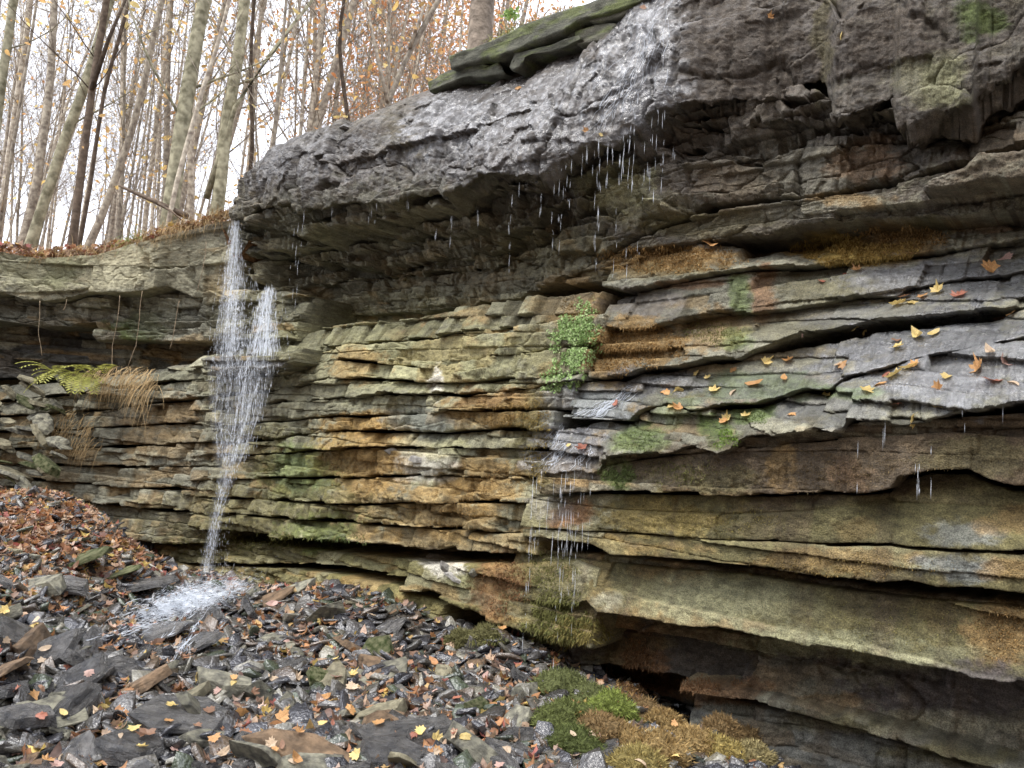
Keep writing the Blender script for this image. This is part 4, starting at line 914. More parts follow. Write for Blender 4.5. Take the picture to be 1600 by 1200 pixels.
P = sample_ground(18500, lambda u, v, x, y: (rng.random(len(u)) > .3 * mud(u, v)) & (rng.random(len(u)) < np.clip((11 - y) / 6, .25, 1)))
n = len(P)
sz = .04 + .23 * rng.random(n) ** 2.6
pal = np.array([(0.03, 0.03, 0.034), (.048, .045, .042), (.075, .07, .06), (.15, .14, .11), (.075, .055, .038), (.045, .055, .035)])
c = pal[rng.choice(6, n, p=[.3, .25, .18, .08, .12, .07])] * rng.uniform(.75, 1.6, (n, 1))
P[:, 2] += sz * .1
scatter_mesh('gravel', chips, P, rotmats(n, .45), sz, c, CHIP)

# ------------------------------------------------------------------ leaves
def leaf_proto(kind, curl, seed):
    r = random.Random(seed)
    if kind == 'maple':
        rad_ = [(0, .55), (13, .40), (27, .47), (38, .33), (60, .5), (84, .30), (112, .42), (145, .26), (180, .16)]
        ang = [(a, q) for a, q in rad_] + [(-a, q) for a, q in rad_[1:-1]][::-1]
        out = []
        for a, q in rad_: out.append((a, q))
        for a, q in rad_[1:-1][::-1]: out.append((-a, q))
        V = [(0, 0, 0)] + [(q * math.sin(rad(a)) * r.uniform(.85, 1.1), q * math.cos(rad(a)) * r.uniform(.85, 1.1), 0) for a, q in out]
    else:
        V = [(0, 0, 0)] + [(w_ * s_, y, 0) for s_, lst in ((1, [(.0, .5), (.18, .28), (.25, 0), (.16, -.3), (0, -.5)]), (-1, [(.16, -.3), (.25, 0), (.18, .28)])) for w_, y in lst]
    n = len(V) - 1
    V = np.array(V, float)
    V[:, 2] = curl * (V[:, 0] ** 2 * 1.6 + V[:, 1] ** 2 * .9) + curl * .25 * np.sin(V[:, 0] * 9 + seed) * np.hypot(V[:, 0], V[:, 1])
    Fc = np.array([(0, i + 1, (i + 1) % n + 1) for i in range(n)])
    return V, Fc
leafP = [leaf_proto('maple', c_, i) for i, c_ in enumerate((.6, -.7, 1.2, .3))] + [leaf_proto('oval', c_, i) for i, c_ in enumerate((.7, -.8, 1.4))]
LC = np.array([(.50, .25, .11), (.58, .38, .15), (.38, .18, .09), (.50, .34, .22), (.30, .18, .12), (.66, .48, .15), (.38, .13, .10), (.58, .41, .31), (.20, .12, .09)])
def leafcols(n, p=(.18, .08, .14, .2, .14, .05, .05, .1, .06)):
    return LC[rng.choice(9, n, p=p)] * rng.uniform(.65, 1.25, (n, 1))
def bankd(u, v): return np.exp(-(((u - 60) / 190) ** 2 + ((v - 840) / 70) ** 2)) + .9 * np.exp(-(((u - 60) / 90) ** 2 + ((v - 690) / 40) ** 2))
Pb = sample_ground(7500, lambda u, v, x, y: rng.random(len(u)) < bankd(u, v))
Pf = sample_ground(7000, lambda u, v, x, y: (v > 900) & (u < 1250) & (rng.random(len(u)) > .85 * mud(u, v)) & (rng.random(len(u)) > .85 * np.exp(-(((u - 290) / 110) ** 2 + ((v - 945) / 50) ** 2))) & (vn(x * 2, y * 2, 77) > .25))
P = np.concatenate([Pb, Pf]); n = len(P)
P[:, 2] += rng.uniform(.01, .055, n)
scatter_mesh('leaf_litter', leafP, P, rotmats(n, .5), rng.uniform(.05, .11, n), leafcols(n) * .88, LEAFM)

# ------------------------------------------------------------------ forest floor above the cliff
rimS = []
for (u, v, o) in rim: rimS.append(hit(u, v, o))
for (u, v, o) in [(480, 240, -1.15), (600, 200, -1.25), (668, 160, -1.3), (760, 100, -1.4), (900, 40, -1.4), (1000, -30, -1.4), (1100, -120, -1.3), (1300, -200, -1.1), (1600, -300, -1)]: rimS.append(hit(u, v, o))
rimS = np.array(sorted(rimS)); 
sf = np.linspace(0.2, SMAX - .2, 260); dist = np.concatenate([np.linspace(0, 1.5, 12), np.geomspace(1.8, 60, 40)])
SF, DF = np.meshgrid(sf, dist)
S_TIP = hit(364, 300, -.6)[0]
OFr = np.interp(SF, [0, 7.5, 9.5, 12, SMAX], [-1.5, -1.5, -1.2, -.42, -.42])
XF, YF = wall(SF, OFr - DF)
ZF = np.interp(SF, rimS[:, 0], rimS[:, 1]) * (1 - smooth(0, 14, DF)) + 4.9 * smooth(0, 14, DF) + .03 * DF - .02 + .07 * fbm(XF * 2, YF * 2, 301, 4) * (.3 + smooth(0, .4, DF)) - .7 * smooth(S_TIP + .1, S_TIP - .25, SF) * smooth(3, 6, SF) * (1 - smooth(4, 9, DF))
i = np.arange(len(dist) - 1)[:, None] * len(sf) + np.arange(len(sf) - 1)
FF = np.stack([i, i + 1, i + len(sf) + 1, i + len(sf)], -1).reshape(-1, 4)
DUFF = simple('leafy_duff', (0.17, 0.095, 0.05), .9, .5, 30, .1, bump=.02)
tag(mesh_obj('forest_floor', np.stack([XF.ravel(), YF.ravel(), ZF.ravel()], 1), FF, DUFF), kind='structure')
def rimz(s): return float(np.interp(s, rimS[:, 0], rimS[:, 1]))
RIMV = rimS

# ------------------------------------------------------------------ trees
BARK = simple('haze_paled_bark', (0.27, 0.225, 0.18), .9, .3, 12, .15, bump=.02, rnd=.3, c2=(.36, .32, .25))  # bark paled and greyed to imitate haze and glare on distant trunks
BARKG = simple('greenish_bark', (0.21, 0.195, 0.125), .9, .3, 9, .15, bump=.02, rnd=.15, c2=(.31, .29, .2))
BARKD = simple('dark_bark', (0.10, 0.075, 0.055), .9, .35, 12, .15, bump=.02, rnd=.3)
AUT = tint_mat('autumn_leaves', .6, .2, 0, .45, .2)

def branch(mb, p, d, L, r, rr, depth, tips, n=4, droop=0.0, up=.25):
    k = 6 if depth == 0 else 4
    P = [np.array(p, float)]; d = np.array(d, float); d /= np.linalg.norm(d)
    dirs = [d.copy()]
    for i in range(k):
        d = d + np.array([rr.gauss(0, .13), rr.gauss(0, .13), rr.gauss(0, .08) + up * .12])
        d /= np.linalg.norm(d); P.append(P[-1] + d * L / k); dirs.append(d.copy())
    mb.tube(P, np.linspace(r, r * .3, len(P)), n)
    tips.append(P[-1])
    return P, dirs

def tree_parts(seed, H=16, r=.14, nb=22, start=.3, lean=(0, 0), spread=.22, sub=5, twig=4, wob=.02):
    rr = random.Random(seed)
    tb = MB(); bb = MB(); tips = []
    n = 16; P = []; x = y = 0.0; dx, dy = lean
    for i in range(n + 1):
        t = i / n
        P.append((x, y, H * t - .6 * (i == 0)))
        dx += rr.gauss(0, wob); dy += rr.gauss(0, wob)
        x += dx * H / n; y += dy * H / n
    P = np.array(P); R = r * (1 - .85 * np.linspace(0, 1, n + 1)) ; R[0] *= 1.35
    tb.tube(P, R, 9)
    for b in range(nb):
        t = start + (1 - start) * (b + rr.random()) / nb
        j = t * n; i0 = min(int(j), n - 1); q = P[i0] + (P[i0 + 1] - P[i0]) * (j - i0)
        a = rr.uniform(0, 6.28); el = rr.uniform(.5, 1.2)
        d = (math.cos(a) * math.cos(el), math.sin(a) * math.cos(el), math.sin(el))
        L = H * spread * rr.uniform(.5, 1.2) * (1.1 - .6 * t); rb = max(.006, r * .3 * (1.1 - t))
        BP, D = branch(bb, q, d, L, rb, rr, 0, tips, 4)
        for s_ in range(sub):
            f = rr.uniform(.25, 1); m = min(int(f * 6), 5)
            dd = D[m] + np.array([rr.gauss(0, .5), rr.gauss(0, .5), rr.gauss(0, .4)])
            SP, SD = branch(bb, BP[m], dd, L * rr.uniform(.25, .5), rb * .45, rr, 1, tips, 3)
            for w_ in range(twig):
                m2 = rr.randint(1, 4)
                dd2 = SD[m2 if m2 < len(SD) else -1] + np.array([rr.gauss(0, .6), rr.gauss(0, .6), rr.gauss(0, .5)])
                branch(bb, SP[m2], dd2, L * rr.uniform(.12, .28), max(.0035, rb * .2), rr, 2, tips, 3)
    return tb, bb, np.array(tips)

def foliage(name, tips, n, size, pal, seed, parent, jit=.35):
    r = np.random.default_rng(seed)
    k = r.integers(0, len(tips), n)
    P = tips[k] + r.normal(0, jit, (n, 3))
    pr = leafP[4:6]
    cols = np.array(pal)[r.integers(0, len(pal), n)] * r.uniform(.7, 1.3, (n, 1))
    return scatter_mesh(name, pr, P, rotmats(n, 1.2), r.uniform(.7, 1.3, n) * size, cols, AUT, None, parent)
YELP = [(.70, .50, .18), (.62, .40, .16), (.68, .44, .20), (.72, .58, .25)]
ORP = [(.62, .30, .12), (.70, .38, .16), (.56, .25, .11), (.68, .44, .2)]
protos = []
def proto(seed, kind, **k):
    e = empty('tree', (0, 0, -500))
    tb, bb, tips = tree_parts(seed, **k)
    mat = BARK if kind != 'dark' else BARKD
    tb.build('trunk', mat, e); br = bb.build('branches', mat, e)
    if kind == 'orange': foliage('foliage', tips, 1500, .12, ORP, seed, e, .5)
    elif kind == 'yellow': foliage('foliage', tips, 200, .12, YELP + ORP[:2], seed, e)
    elif kind == 'few': foliage('foliage', tips, 60, .14, YELP, seed, e)
    return e
PT = {'bare': [proto(i, 'bare', H=17 + i, r=.062 + .013 * i, nb=26, start=.22, lean=(.05, 0), sub=7, twig=5) for i in range(3)],
      'few': [proto(10 + i, 'few', H=15 + 2 * i, r=.065, nb=26, start=.2, lean=(.07, 0), sub=7, twig=5) for i in range(2)],
      'yellow': [proto(20 + i, 'yellow', H=14 + 2 * i, r=.055, nb=26, start=.15, lean=(.04, 0)) for i in range(2)],
      'orange': [proto(30 + i, 'orange', H=13 + 2 * i, r=.085, nb=28, start=.1, lean=(.02, 0), sub=5, twig=3) for i in range(2)],
      'sapling': [proto(40 + i, 'few', H=6.5 + i, r=.035, nb=20, start=.12, lean=(.05, 0), sub=3, twig=3, spread=.3) for i in range(3)]}
used_p = set()
def floor_z(x, y):
    q = np.hypot(CV[:, 0] - x, CV[:, 1] - y); j = int(np.argmin(q)); D = float(q[j])
    t = float(smooth(0, 14, np.array(D)))
    return rimz(sl[j]) * (1 - t) + 4.9 * t + .03 * D - .1
ZN = [(40, 'at the left edge of the photo'), (110, 'around the straight brown trunk'), (170, 'around the slim dark trunk'), (250, 'left of the thickest trunk'),
      (330, 'behind the thickest trunk'), (420, 'beside the tip of the caprock'), (540, 'above the caprock left end'), (640, 'above the caprock middle'), (2000, 'left of the shaggy trunk')]
TG = {'bare': ('bare grey tree', 'bare trees in the woods'), 'few': ('nearly bare tree', 'nearly bare trees in the woods'),
      'yellow': ('thin yellow leaved tree', 'yellow leaved trees in the woods'), 'orange': ('tree full of orange leaves', 'orange leaved trees behind the caprock'),
      'sapling': ('thin twiggy sapling', 'saplings along the cliff edge')}
rt = random.Random(21)
def put_tree(kind, u, y, sc_=1.0, lean=None):
    e = rt.choice(PT[kind]); r_ = ray(u, 380); x = r_[0] * y
    z = floor_z(x, y)
    loc = (x, y, z); ln = rt.gauss(.04, .045) if lean is None else lean
    rot = (rt.gauss(0, .04), ln, rt.uniform(0, 6.28))
    # lean applied after the spin
    M = Euler((rt.gauss(0, .03), ln, 0)).to_matrix() @ Euler((0, 0, rt.uniform(0, 6.28))).to_matrix()
    rot = M.to_euler()
    if e.name not in used_p:
        used_p.add(e.name); o = e; o.location = loc; o.rotation_euler = rot; o.scale = (sc_,) * 3
    else:
        o = dup(e, loc, rot, (sc_,) * 3)
    zn = next(t for lim, t in ZN if u < lim)
    dp = 'in front' if y < 16 else ('at middle distance' if y < 26 else 'far back')
    tag(o, TG[kind][0] + ' ' + dp + ', ' + zn, 'tree', TG[kind][1] + ' ' + dp + ', ' + zn)
    return o
n = 0
for i in range(78):                       # near to far, over the gap left of the cap
    u = rt.uniform(-80, 620); y = 15 + 32 * rt.random()
    put_tree(rt.choice(['bare', 'bare', 'few', 'few', 'yellow']), u, y, rt.uniform(.8, 1.25))
for i in range(20):
    u = rt.uniform(430, 800); y = rt.uniform(13, 26)
    put_tree(rt.choice(['orange', 'orange', 'bare', 'yellow']), u, y, rt.uniform(.7, 1.1))
for i in range(10):
    put_tree('orange', rt.uniform(540, 760), rt.uniform(24, 38), 1.2)
for i in range(16):
    put_tree('sapling', rt.uniform(-40, 700), rt.uniform(11.2, 16), rt.uniform(.7, 1.2))

def hero(path, wpx, y, mat, label, name='tree', forks=(), twigs=10, seed=0, leaves=0):
    rr = random.Random(seed)
    P = [np.array(at(u, v, y)) for u, v in path]
    sc_ = y / F
    d0 = P[0] - P[1]; P = [P[0] + d0 / np.linalg.norm(d0) * .9] + P
    d1 = P[-1] - P[-2]; P.append(P[-1] + d1 / np.linalg.norm(d1) * 3.5); P.append(P[-1] + d1 / np.linalg.norm(d1) * 4 + np.array([.2, .3, .4]))
    # resample with wobble
    Q = np.array(P); L = np.concatenate([[0], np.cumsum(np.linalg.norm(np.diff(Q, axis=0), axis=1))])
    t = np.linspace(0, L[-1], 26)
    Q = np.stack([np.interp(t, L, Q[:, i]) for i in range(3)], 1)
    for k in range(2): Q[1:-1] = (Q[:-2] + 2 * Q[1:-1] + Q[2:]) / 4
    Q[:, 0] += .035 * fbm(t * .8, seed * 3.3, 7, 3)
    R = wpx * sc_ * .43 * (1.15 - .75 * t / L[-1]); R[0] *= 1.5; R[1] *= 1.15
    e = empty(name, Q[0]); M = MB(); M.tube(Q - Q[0], R, 12); M.build('trunk', mat, e)
    bm_ = MB(); tips = []
    for k in range(twigs):
        j = rr.randint(5, 24)
        a = rr.uniform(0, 6.28)
        BP, D = branch(bm_, Q[j] - Q[0], (math.cos(a), math.sin(a) * .6, rr.uniform(.2, 1.2)), rr.uniform(.8, 2.6), max(.006, R[j] * .22), rr, 0, tips)
        for q in range(5):
            m = rr.randint(1, 5)
            SP, SD = branch(bm_, BP[m], D[m] + np.array([rr.gauss(0, .6), rr.gauss(0, .6), rr.gauss(0, .5)]), rr.uniform(.3, 1.0), max(.004, R[j] * .08), rr, 1, tips, 3)
            for _ in range(2):
                branch(bm_, SP[2], SD[2] + np.array([rr.gauss(0, .6), rr.gauss(0, .6), rr.gauss(0, .5)]), rr.uniform(.2, .6), .0035, rr, 2, tips, 3)
    for pth, wb in forks:
        FP = np.array([np.array(at(u, v, y - .05)) for u, v in pth]) - Q[0]
        fm_ = MB(); fm_.tube(FP, np.linspace(wb * sc_ * .5, wb * sc_ * .25, len(FP)), 7); fm_.build('limb', mat, e)
    bm_.build('branches', mat, e)
    if leaves: foliage('foliage', np.array(tips), leaves, .10, YELP, seed, e, .12)
    return tag(e, label, 'tree')
hero([(262, 352), (282, 210), (305, 60), (322, -10)], 27, 11.2, BARKG, 'thickest grey green trunk leaning right near the cliff edge', seed=1, leaves=40)
hero([(338, 335), (352, 200), (372, 90), (384, -10)], 22, 12, BARKG, 'broad pale trunk nearest to the tip of the caprock', seed=2, forks=[([(322, 310), (345, 240), (367, 168), (420, 88), (492, -5)], 10)], leaves=30)
hero([(60, 345), (95, 230), (133, 140), (176, -10)], 17, 12.5, BARKG, 'smooth green grey trunk curving right above the leaf litter at left', seed=3, leaves=20)
hero([(116, 352), (130, 220), (145, 130), (168, -10)], 13, 11.5, BARKD, 'slim dark brown trunk left of centre in the woods', seed=4, forks=[([(143, 140), (170, 60), (200, -10)], 8)], leaves=30)
hero([(152, 352), (185, 270), (212, 190), (256, -10)], 12, 12.5, BARK, 'slender trunk leaning right between the dark trunk and the thickest one', seed=5, leaves=20)
hero([(46, 335), (66, 240), (80, 150), (86, -10)], 14, 13.5, BARK, 'straight brown trunk with peeling bark at left', seed=6, leaves=30)
hero([(-6, 200), (4, 120), (20, -10)], 15, 12, BARKG, 'leaning trunk at the left edge of the photo', seed=7)
hero([(265, 345), (285, 250), (308, 160), (345, 60), (362, -10)], 8, 10.8, BARK, 'thin whip like trunk just right of the thickest trunk', seed=8, leaves=20)
hero([(298, 330), (298, 220), (302, 100), (325, -10)], 12, 14.5, BARK, 'pale straight trunk behind the thickest trunk', seed=9)
hero([(130, 350), (148, 250), (160, 150), (205, -10)], 7, 12, BARKD, 'very thin dark stem beside the slim dark trunk', seed=10, leaves=20)
hero([(390, 280), (396, 200), (390, 100), (398, -10)], 7, 13, BARKD, 'thin dark sapling stem above the tip of the cap', seed=12, leaves=20)
hero([(545, 200), (535, 120), (528, 60), (540, -10)], 7, 12, BARKD, 'thin dark stem rising over the middle of the cap', seed=13)
hero([(600, 190), (618, 120), (650, 60), (690, -10)], 10, 12, BARK, 'forked grey tree leaning over the cap in front of orange leaves', seed=14, forks=[([(606, 160), (590, 90), (575, 20), (560, -20)], 7), ([(640, 75), (660, 20), (662, -10)], 6)])
SHAG = simple('shaggy_bark', (0.22, 0.18, 0.14), .9, .45, 7, .15, bump=.05)
hero([(750, 75), (752, 30), (756, -20)], 44, 9.3, SHAG, 'stout shaggy barked trunk standing behind the mossy slabs on top', seed=11, twigs=3)
fb = MB(); FP = np.array([at(*p) for p in [(186, 290, 11), (212, 302, 11), (245, 316, 10.9), (292, 338, 10.8)]]); fb.tube(FP - FP[0], [.018, .025, .035, .045], 8)
fb.tube(np.array([at(*p) for p in [(245, 316, 10.9), (268, 330, 10.7), (285, 345, 10.6)]]) - FP[0], [.02, .015, .01], 6)
o = fb.build('fallen_branch', BARKD); o.location = FP[0]; tag(o, 'dark fallen branch resting against the thickest trunk at the cliff edge', 'branch')

# ------------------------------------------------------------------ rim litter, grass, roots
def rim_points(n, u0, u1, back=.8, seed=0):
    r = np.random.default_rng(seed)
    out = []
    for i in range(n):
        u = r.uniform(u0, u1); v = np.interp(u, [p[0] for p in rim], [p[1] for p in rim]); o = np.interp(u, [p[0] for p in rim], [p[2] for p in rim])
        s, z = hit(u, v, o); b = r.random() ** 1.6 * back
        x, y = wall(s, o + .02 - b)
        out.append((x, y, z + .01 + b * .12 + .12 * r.random() * np.exp(-b * 2)))
    return np.array(out)
P = rim_points(2600, -120, 372, 1.0, 3); n = len(P)
scatter_mesh('leaf_litter', leafP, P, rotmats(n, .7), rng.uniform(.05, .11, n), leafcols(n) * .9, LEAFM)
STRAW = simple('dry_straw', (0.42, 0.30, 0.15), .8, .3, 30, .2)
def blades(name, P, D, L, wid, mat, droop=1.0, seed=0, parent=None, seg=5):
    r = np.random.default_rng(seed); V = []; Fc = []; n0 = 0
    for p, d, l in zip(P, D, L):
        d = np.array(d, float); side = np.array([r.normal(), r.normal(), .1]); side /= np.linalg.norm(side)
        q = np.array(p, float); st = l / seg
        for k in range(seg + 1):
            w_ = wid * (1 - .85 * k / seg)
            V += [q - side * w_, q + side * w_]
            if k < seg: Fc.append((n0 + 2 * k, n0 + 2 * k + 1, n0 + 2 * k + 3, n0 + 2 * k + 2))
            d = d + np.array([r.normal() * .12, r.normal() * .12, -droop * .28 + r.normal() * .08]); d /= np.linalg.norm(d)
            q = q + d * st
        n0 += 2 * (seg + 1)
    return mesh_obj(name, np.array(V), np.array(Fc), mat, parent, False)
def outward(s):
    return np.array([float(np.interp(s, sl, NV[:, 0])), float(np.interp(s, sl, NV[:, 1])), 0])
r = np.random.default_rng(8)
def grass_rim(u0, u1, n, L, mat, seed, droop=1.0, lift=.6):
    P = rim_points(n, u0, u1, .12, seed); rr_ = np.random.default_rng(seed)
    D = rr_.normal(0, .5, (n, 3)) + np.array([.1, -.6, lift]); LL = rr_.uniform(.4, 1, n) * L
    return P, D, LL
P_, D_, L_ = grass_rim(210, 368, 900, .32, STRAW, 5, 1.3)
P2, D2, L2 = grass_rim(60, 210, 350, .25, STRAW, 6, 1.4)
o = blades('dry_grass', np.vstack([P_, P2]), np.vstack([D_, D2]), np.concatenate([L_, L2]), .0035, STRAW, 1.3, 5)
tag(o, 'fringe of dry straw grass drooping over the left rim', 'grass', kind='stuff')
GRS = simple('green_grass', (0.16, 0.26, 0.05), .7, .3, 30, .3)
P_, D_, L_ = grass_rim(195, 225, 60, .3, GRS, 7, 1.1)
tag(blades('grass_tuft', P_, D_, L_, .006, GRS, 1.1, 7), 'bright green grass tuft hanging over the left rim', 'grass')
# hanging roots
ROOT = simple('root', (0.26, 0.20, 0.13), .8, .3, 30, .2)
for k, pth in enumerate([[(188, 462), (184, 500), (176, 540), (175, 575)], [(222, 455), (218, 500), (212, 540), (200, 572)], [(322, 378), (318, 420), (308, 455)], [(63, 470), (60, 520), (66, 556)], [(105, 468), (100, 485)], [(280, 470), (272, 520), (266, 545)]]):
    P = np.array([wp(u, v, .0 + .02 * (i % 2)) for i, (u, v) in enumerate(pth)]); t = np.linspace(0, len(P) - 1, 16)
    Q = np.stack([np.interp(t, np.arange(len(P)), P[:, i]) for i in range(3)], 1); Q[:, 0] += .01 * fbm(t * 2, k * 3.1, 4, 2)
    m_ = MB(); m_.tube(Q - Q[0], .004, 5); o = m_.build('hanging_root', ROOT); o.location = Q[0]
    tag(o, ['pale root hanging left of the straw tuft', 'long thin root hanging over the straw tuft', 'root running down the pale sandstone near the falls', 'root hanging before the dark hollow at left', 'short root under the sandstone lip', 'thin root hanging right of the straw tuft'][k], 'root')
# straw tuft and fern on the left ledge
def patch_pts(n, u, v, ru, rv, off, seed):
    r_ = np.random.default_rng(seed); out = []; S_ = []
    while len(out) < n:
        a, b = r_.uniform(-1, 1, 2)
        if a * a + b * b > 1: continue
        uu, vv = u + a * ru, v + b * rv; s, z = hit(uu, vv, off + r_.uniform(-.05, .05)); x, y = wall(s, off); out.append((float(x), float(y), z)); S_.append(s)
    return np.array(out), S_
def straw(u, v, ru, rv, n, L, lab, seed, off=-.22):
    P, S_ = patch_pts(n, u, v, ru, rv, off, seed); r_ = np.random.default_rng(seed)
    D = np.array([outward(s) for s in S_]) * .9 + r_.normal(0, .35, (n, 3)) + np.array([0, 0, .1])
    tag(blades('dry_grass', P, D, r_.uniform(.5, 1, n) * L, .004, STRAW, 1.9, seed), lab, 'grass')
straw(195, 585, 60, 14, 260, .5, 'tuft of dry straw hanging below the yellow fern', 31)
straw(235, 600, 14, 10, 60, .75, 'long thin straw strands hanging right of the big tuft', 32)
straw(110, 660, 50, 20, 150, .4, 'short dry straw hanging over the rocks below the fern', 33)
straw(140, 690, 26, 10, 50, .45, 'straggly straw hanging down the beds at left', 34)
FERN = simple('yellow_green_fern', (0.36, 0.36, 0.09), .6, .3, 20, .3, trans=.3)
fr = random.Random(3); fe = empty('fern', wp(122, 588, -.02), label='yellow green fern growing from the ledge under the left hollow', cat='fern')
bpy.context.view_layer.update()
for k in range(34):
    a = fr.uniform(-3.1, .2); el = fr.uniform(.1, 1.2); L = fr.uniform(.3, .5)
    base = np.array([fr.uniform(-.35, .35), fr.uniform(-.1, .1) - .05, 0]); d = np.array([math.cos(a) * math.cos(el), math.sin(a) * math.cos(el) - .3, math.sin(el)])
    m_ = MB(); q = base.copy(); P = [q.copy()]
    for j in range(12):
        d = d + np.array([0, 0, -.13]); d /= np.linalg.norm(d); q = q + d * L / 12; P.append(q.copy())
    m_.tube(P, .002, 3)
    side = np.cross(d, [0, 0, 1]); side /= np.linalg.norm(side)
    for j in range(2, 12):
        l = .085 * math.sin(math.pi * (j - 1) / 11.5) + .01
        for sg in (-1, 1):
            tip = P[j] + side * sg * l + (P[j] - P[j - 1]) * .8 - np.array([0, 0, .012]); w_ = (P[j] - P[j - 1]) * .33
            md_ = (P[j] + tip) / 2
            m_.add([P[j], md_ + w_, tip, md_ - w_], [(0, 1, 2, 3)])
    m_.build('frond', FERN, fe, False)

# ------------------------------------------------------------------ loose mossy slabs on top of the cap
def slab_outline(name, out, off, depth, label, seed, mat=ROCK, base=OLIVE, tilt=.1):
    """outline traced on its front face, extruded back into the hill with its own thickness; edges chipped"""
    O = []
    m = len(out)
    for i in range(m):
        (u0, v0), (u1, v1) = out[i], out[(i + 1) % m]
        k = max(2, int(math.hypot(u1 - u0, v1 - v0) / 7))
        for j in range(k): O.append((u0 + (u1 - u0) * j / k, v0 + (v1 - v0) * j / k))
    n = len(O); so = []
    for i, (u, v) in enumerate(O):
        so.append(hit(u + 1.8 * float(fbm(i * .31, 1, seed)), v + 2.4 * float(fbm(i * .37, 5, seed + 1)), off))
    so = np.array(so); cen = so.mean(0)
    rings = [(off - .0, .0), (off + .02, .12), (off + .01, .4), (off, .75)]
    V = []; S_ = []
    def ring(o_, k, dz=0):
        q = so + (cen - so) * k * np.array([.12, 1.0 if k < .3 else 1.0])
        X, Y = wall(q[:, 0], o_ + .02 * fbm(q[:, 0] * 8, q[:, 1] * 14, seed + 5, 4))
        V.append(np.stack([X, Y, q[:, 1] + dz], 1)); S_.append(q)
    nb_ = 14
    for j in range(nb_):       # from the back forwards
        f = j / (nb_ - 1); o_ = off - depth * (1 - f)
        q = so.copy(); q[:, 1] += tilt * depth * (1 - f) + .02 * fbm(q[:, 0] * 6, np.full(n, f * 5.0), seed + 9, 4)
        X, Y = wall(q[:, 0], o_ - .01 * (f == 1))
        V.append(np.stack([X, Y, q[:, 1]], 1)); S_.append(q)
    for k in (.12, .3, .5, .7, .9, .99):
        ring(off + .012, k)
    R = len(V); V = np.concatenate(V); S_ = np.concatenate(S_)
    Fc = np.array([(r_ * n + i, r_ * n + (i + 1) % n, (r_ + 1) * n + (i + 1) % n, (r_ + 1) * n + i) for r_ in range(R - 1) for i in range(n)])
    c, we, mo = paint(V, S_[:, 0], S_[:, 1], np.full(len(V), .5), np.full(len(V), .4), base)
    # moss lies on the tops
    mt = smooth(.0, .35, fbm(V[:, 0] * 5, V[:, 2] * 14 + V[:, 1] * 4, seed + 20, 5, .65))[:, None]
    up_ = np.concatenate([np.tile(smooth(.0, .03, so[:, 1] - np.interp(so[:, 0], *[a for a in [np.sort(so[:, 0]), so[np.argsort(so[:, 0]), 1]]]))[:, None], (R, 1))])
    a = mt * .6
    c = c * (1 - a) + np.array((0.14, 0.17, 0.045)) * a
    o = mesh_obj(name, V, Fc, mat, None, False, {'tint': c, 'wet': we * .5, 'moss': mo})
    o.data.polygons.foreach_set('use_smooth', np.ones(len(o.data.polygons), bool))
    return tag(o, label, 'rock')
BL2 = BL; BL = [b for b in BL if not (b[1] < 260 and 600 < b[0] < 1100) and b[2] < 500]
TOP = (0.10, 0.10, 0.075)
slab_outline('rock_slab', [(701, 88), (730, 76), (775, 62), (812, 42), (850, 26), (905, 8), (960, -8), (1060, -30), (1045, -4), (1000, 5), (970, 14), (935, 24), (905, 32), (880, 50), (850, 62), (822, 70), (800, 84), (770, 92), (735, 97), (703, 106)], -.85, 1.6, 'long mossy slab forming a roof on top of the caprock', 1, base=TOP)
slab_outline('rock_slab', [(669, 128), (690, 115), (722, 98), (750, 99), (776, 108), (790, 113), (760, 122), (735, 121), (712, 126), (690, 136), (671, 145)], -.95, .9, 'rounded mossy slab lowest on the left of the slab stack', 2, base=TOP)
slab_outline('rock_slab', [(806, 82), (830, 78), (856, 74), (885, 62), (905, 55), (910, 62), (884, 74), (860, 80), (840, 84), (822, 88), (815, 104), (802, 112), (798, 108)], -.9, 1.0, 'thin wedge of mossy rock propping the long roof slab', 3, base=TOP)
slab_outline('rock_slab', [(900, 48), (930, 38), (962, 37), (972, 50), (962, 62), (930, 68), (902, 72)], -.93, 1.0, 'square grey block under the right end of the roof slab', 4, base=GREY)
slab_outline('rock_slab', [(884, 42), (912, 38), (914, 52), (888, 58)], -.95, .8, 'small mossy block tucked under the roof slab', 5, base=TOP)
slab_outline('rock_slab', [(918, 20), (960, 10), (1010, -4), (1012, 6), (980, 22), (950, 32), (920, 32)], -.9, 1.0, 'flat grey slab under the upper right of the roof slab', 6, base=GREY)
BL = BL2

# ------------------------------------------------------------------ things that sit on surfaces: ray casts from the camera side
bpy.context.view_layer.update()
dg = bpy.context.evaluated_depsgraph_get()
def cast(u, v):
    d = Vector(fwd * F + RT * (u - 800) + UP * (600 - v)).normalized()
    ok, loc, nor, _, ob, _ = sc.ray_cast(dg, Vector(CAM) + d * .3, d)
    return (loc, nor, ob) if ok else (None, None, None)
def ell(n, u, v, ru, rv, r_, onto=None):
    """n surface points inside an ellipse of the photo, with normals"""
    L, N = [], []
    for _ in range(n * 4):
        if len(L) >= n: break
        a, b = r_.uniform(-1, 1, 2)
        if a * a + b * b > 1: continue
        if r_.random() < (a * a + b * b) * .9 or vn((u + a * ru) * .06, (v + b * rv) * .09, 3) < .12 + .45 * (a * a + b * b): continue
        p, q, ob = cast(u + a * ru, v + b * rv)
        if p is None or p.y > 13: continue
        L.append(np.array(p)); N.append(np.array(q))
    return L, N

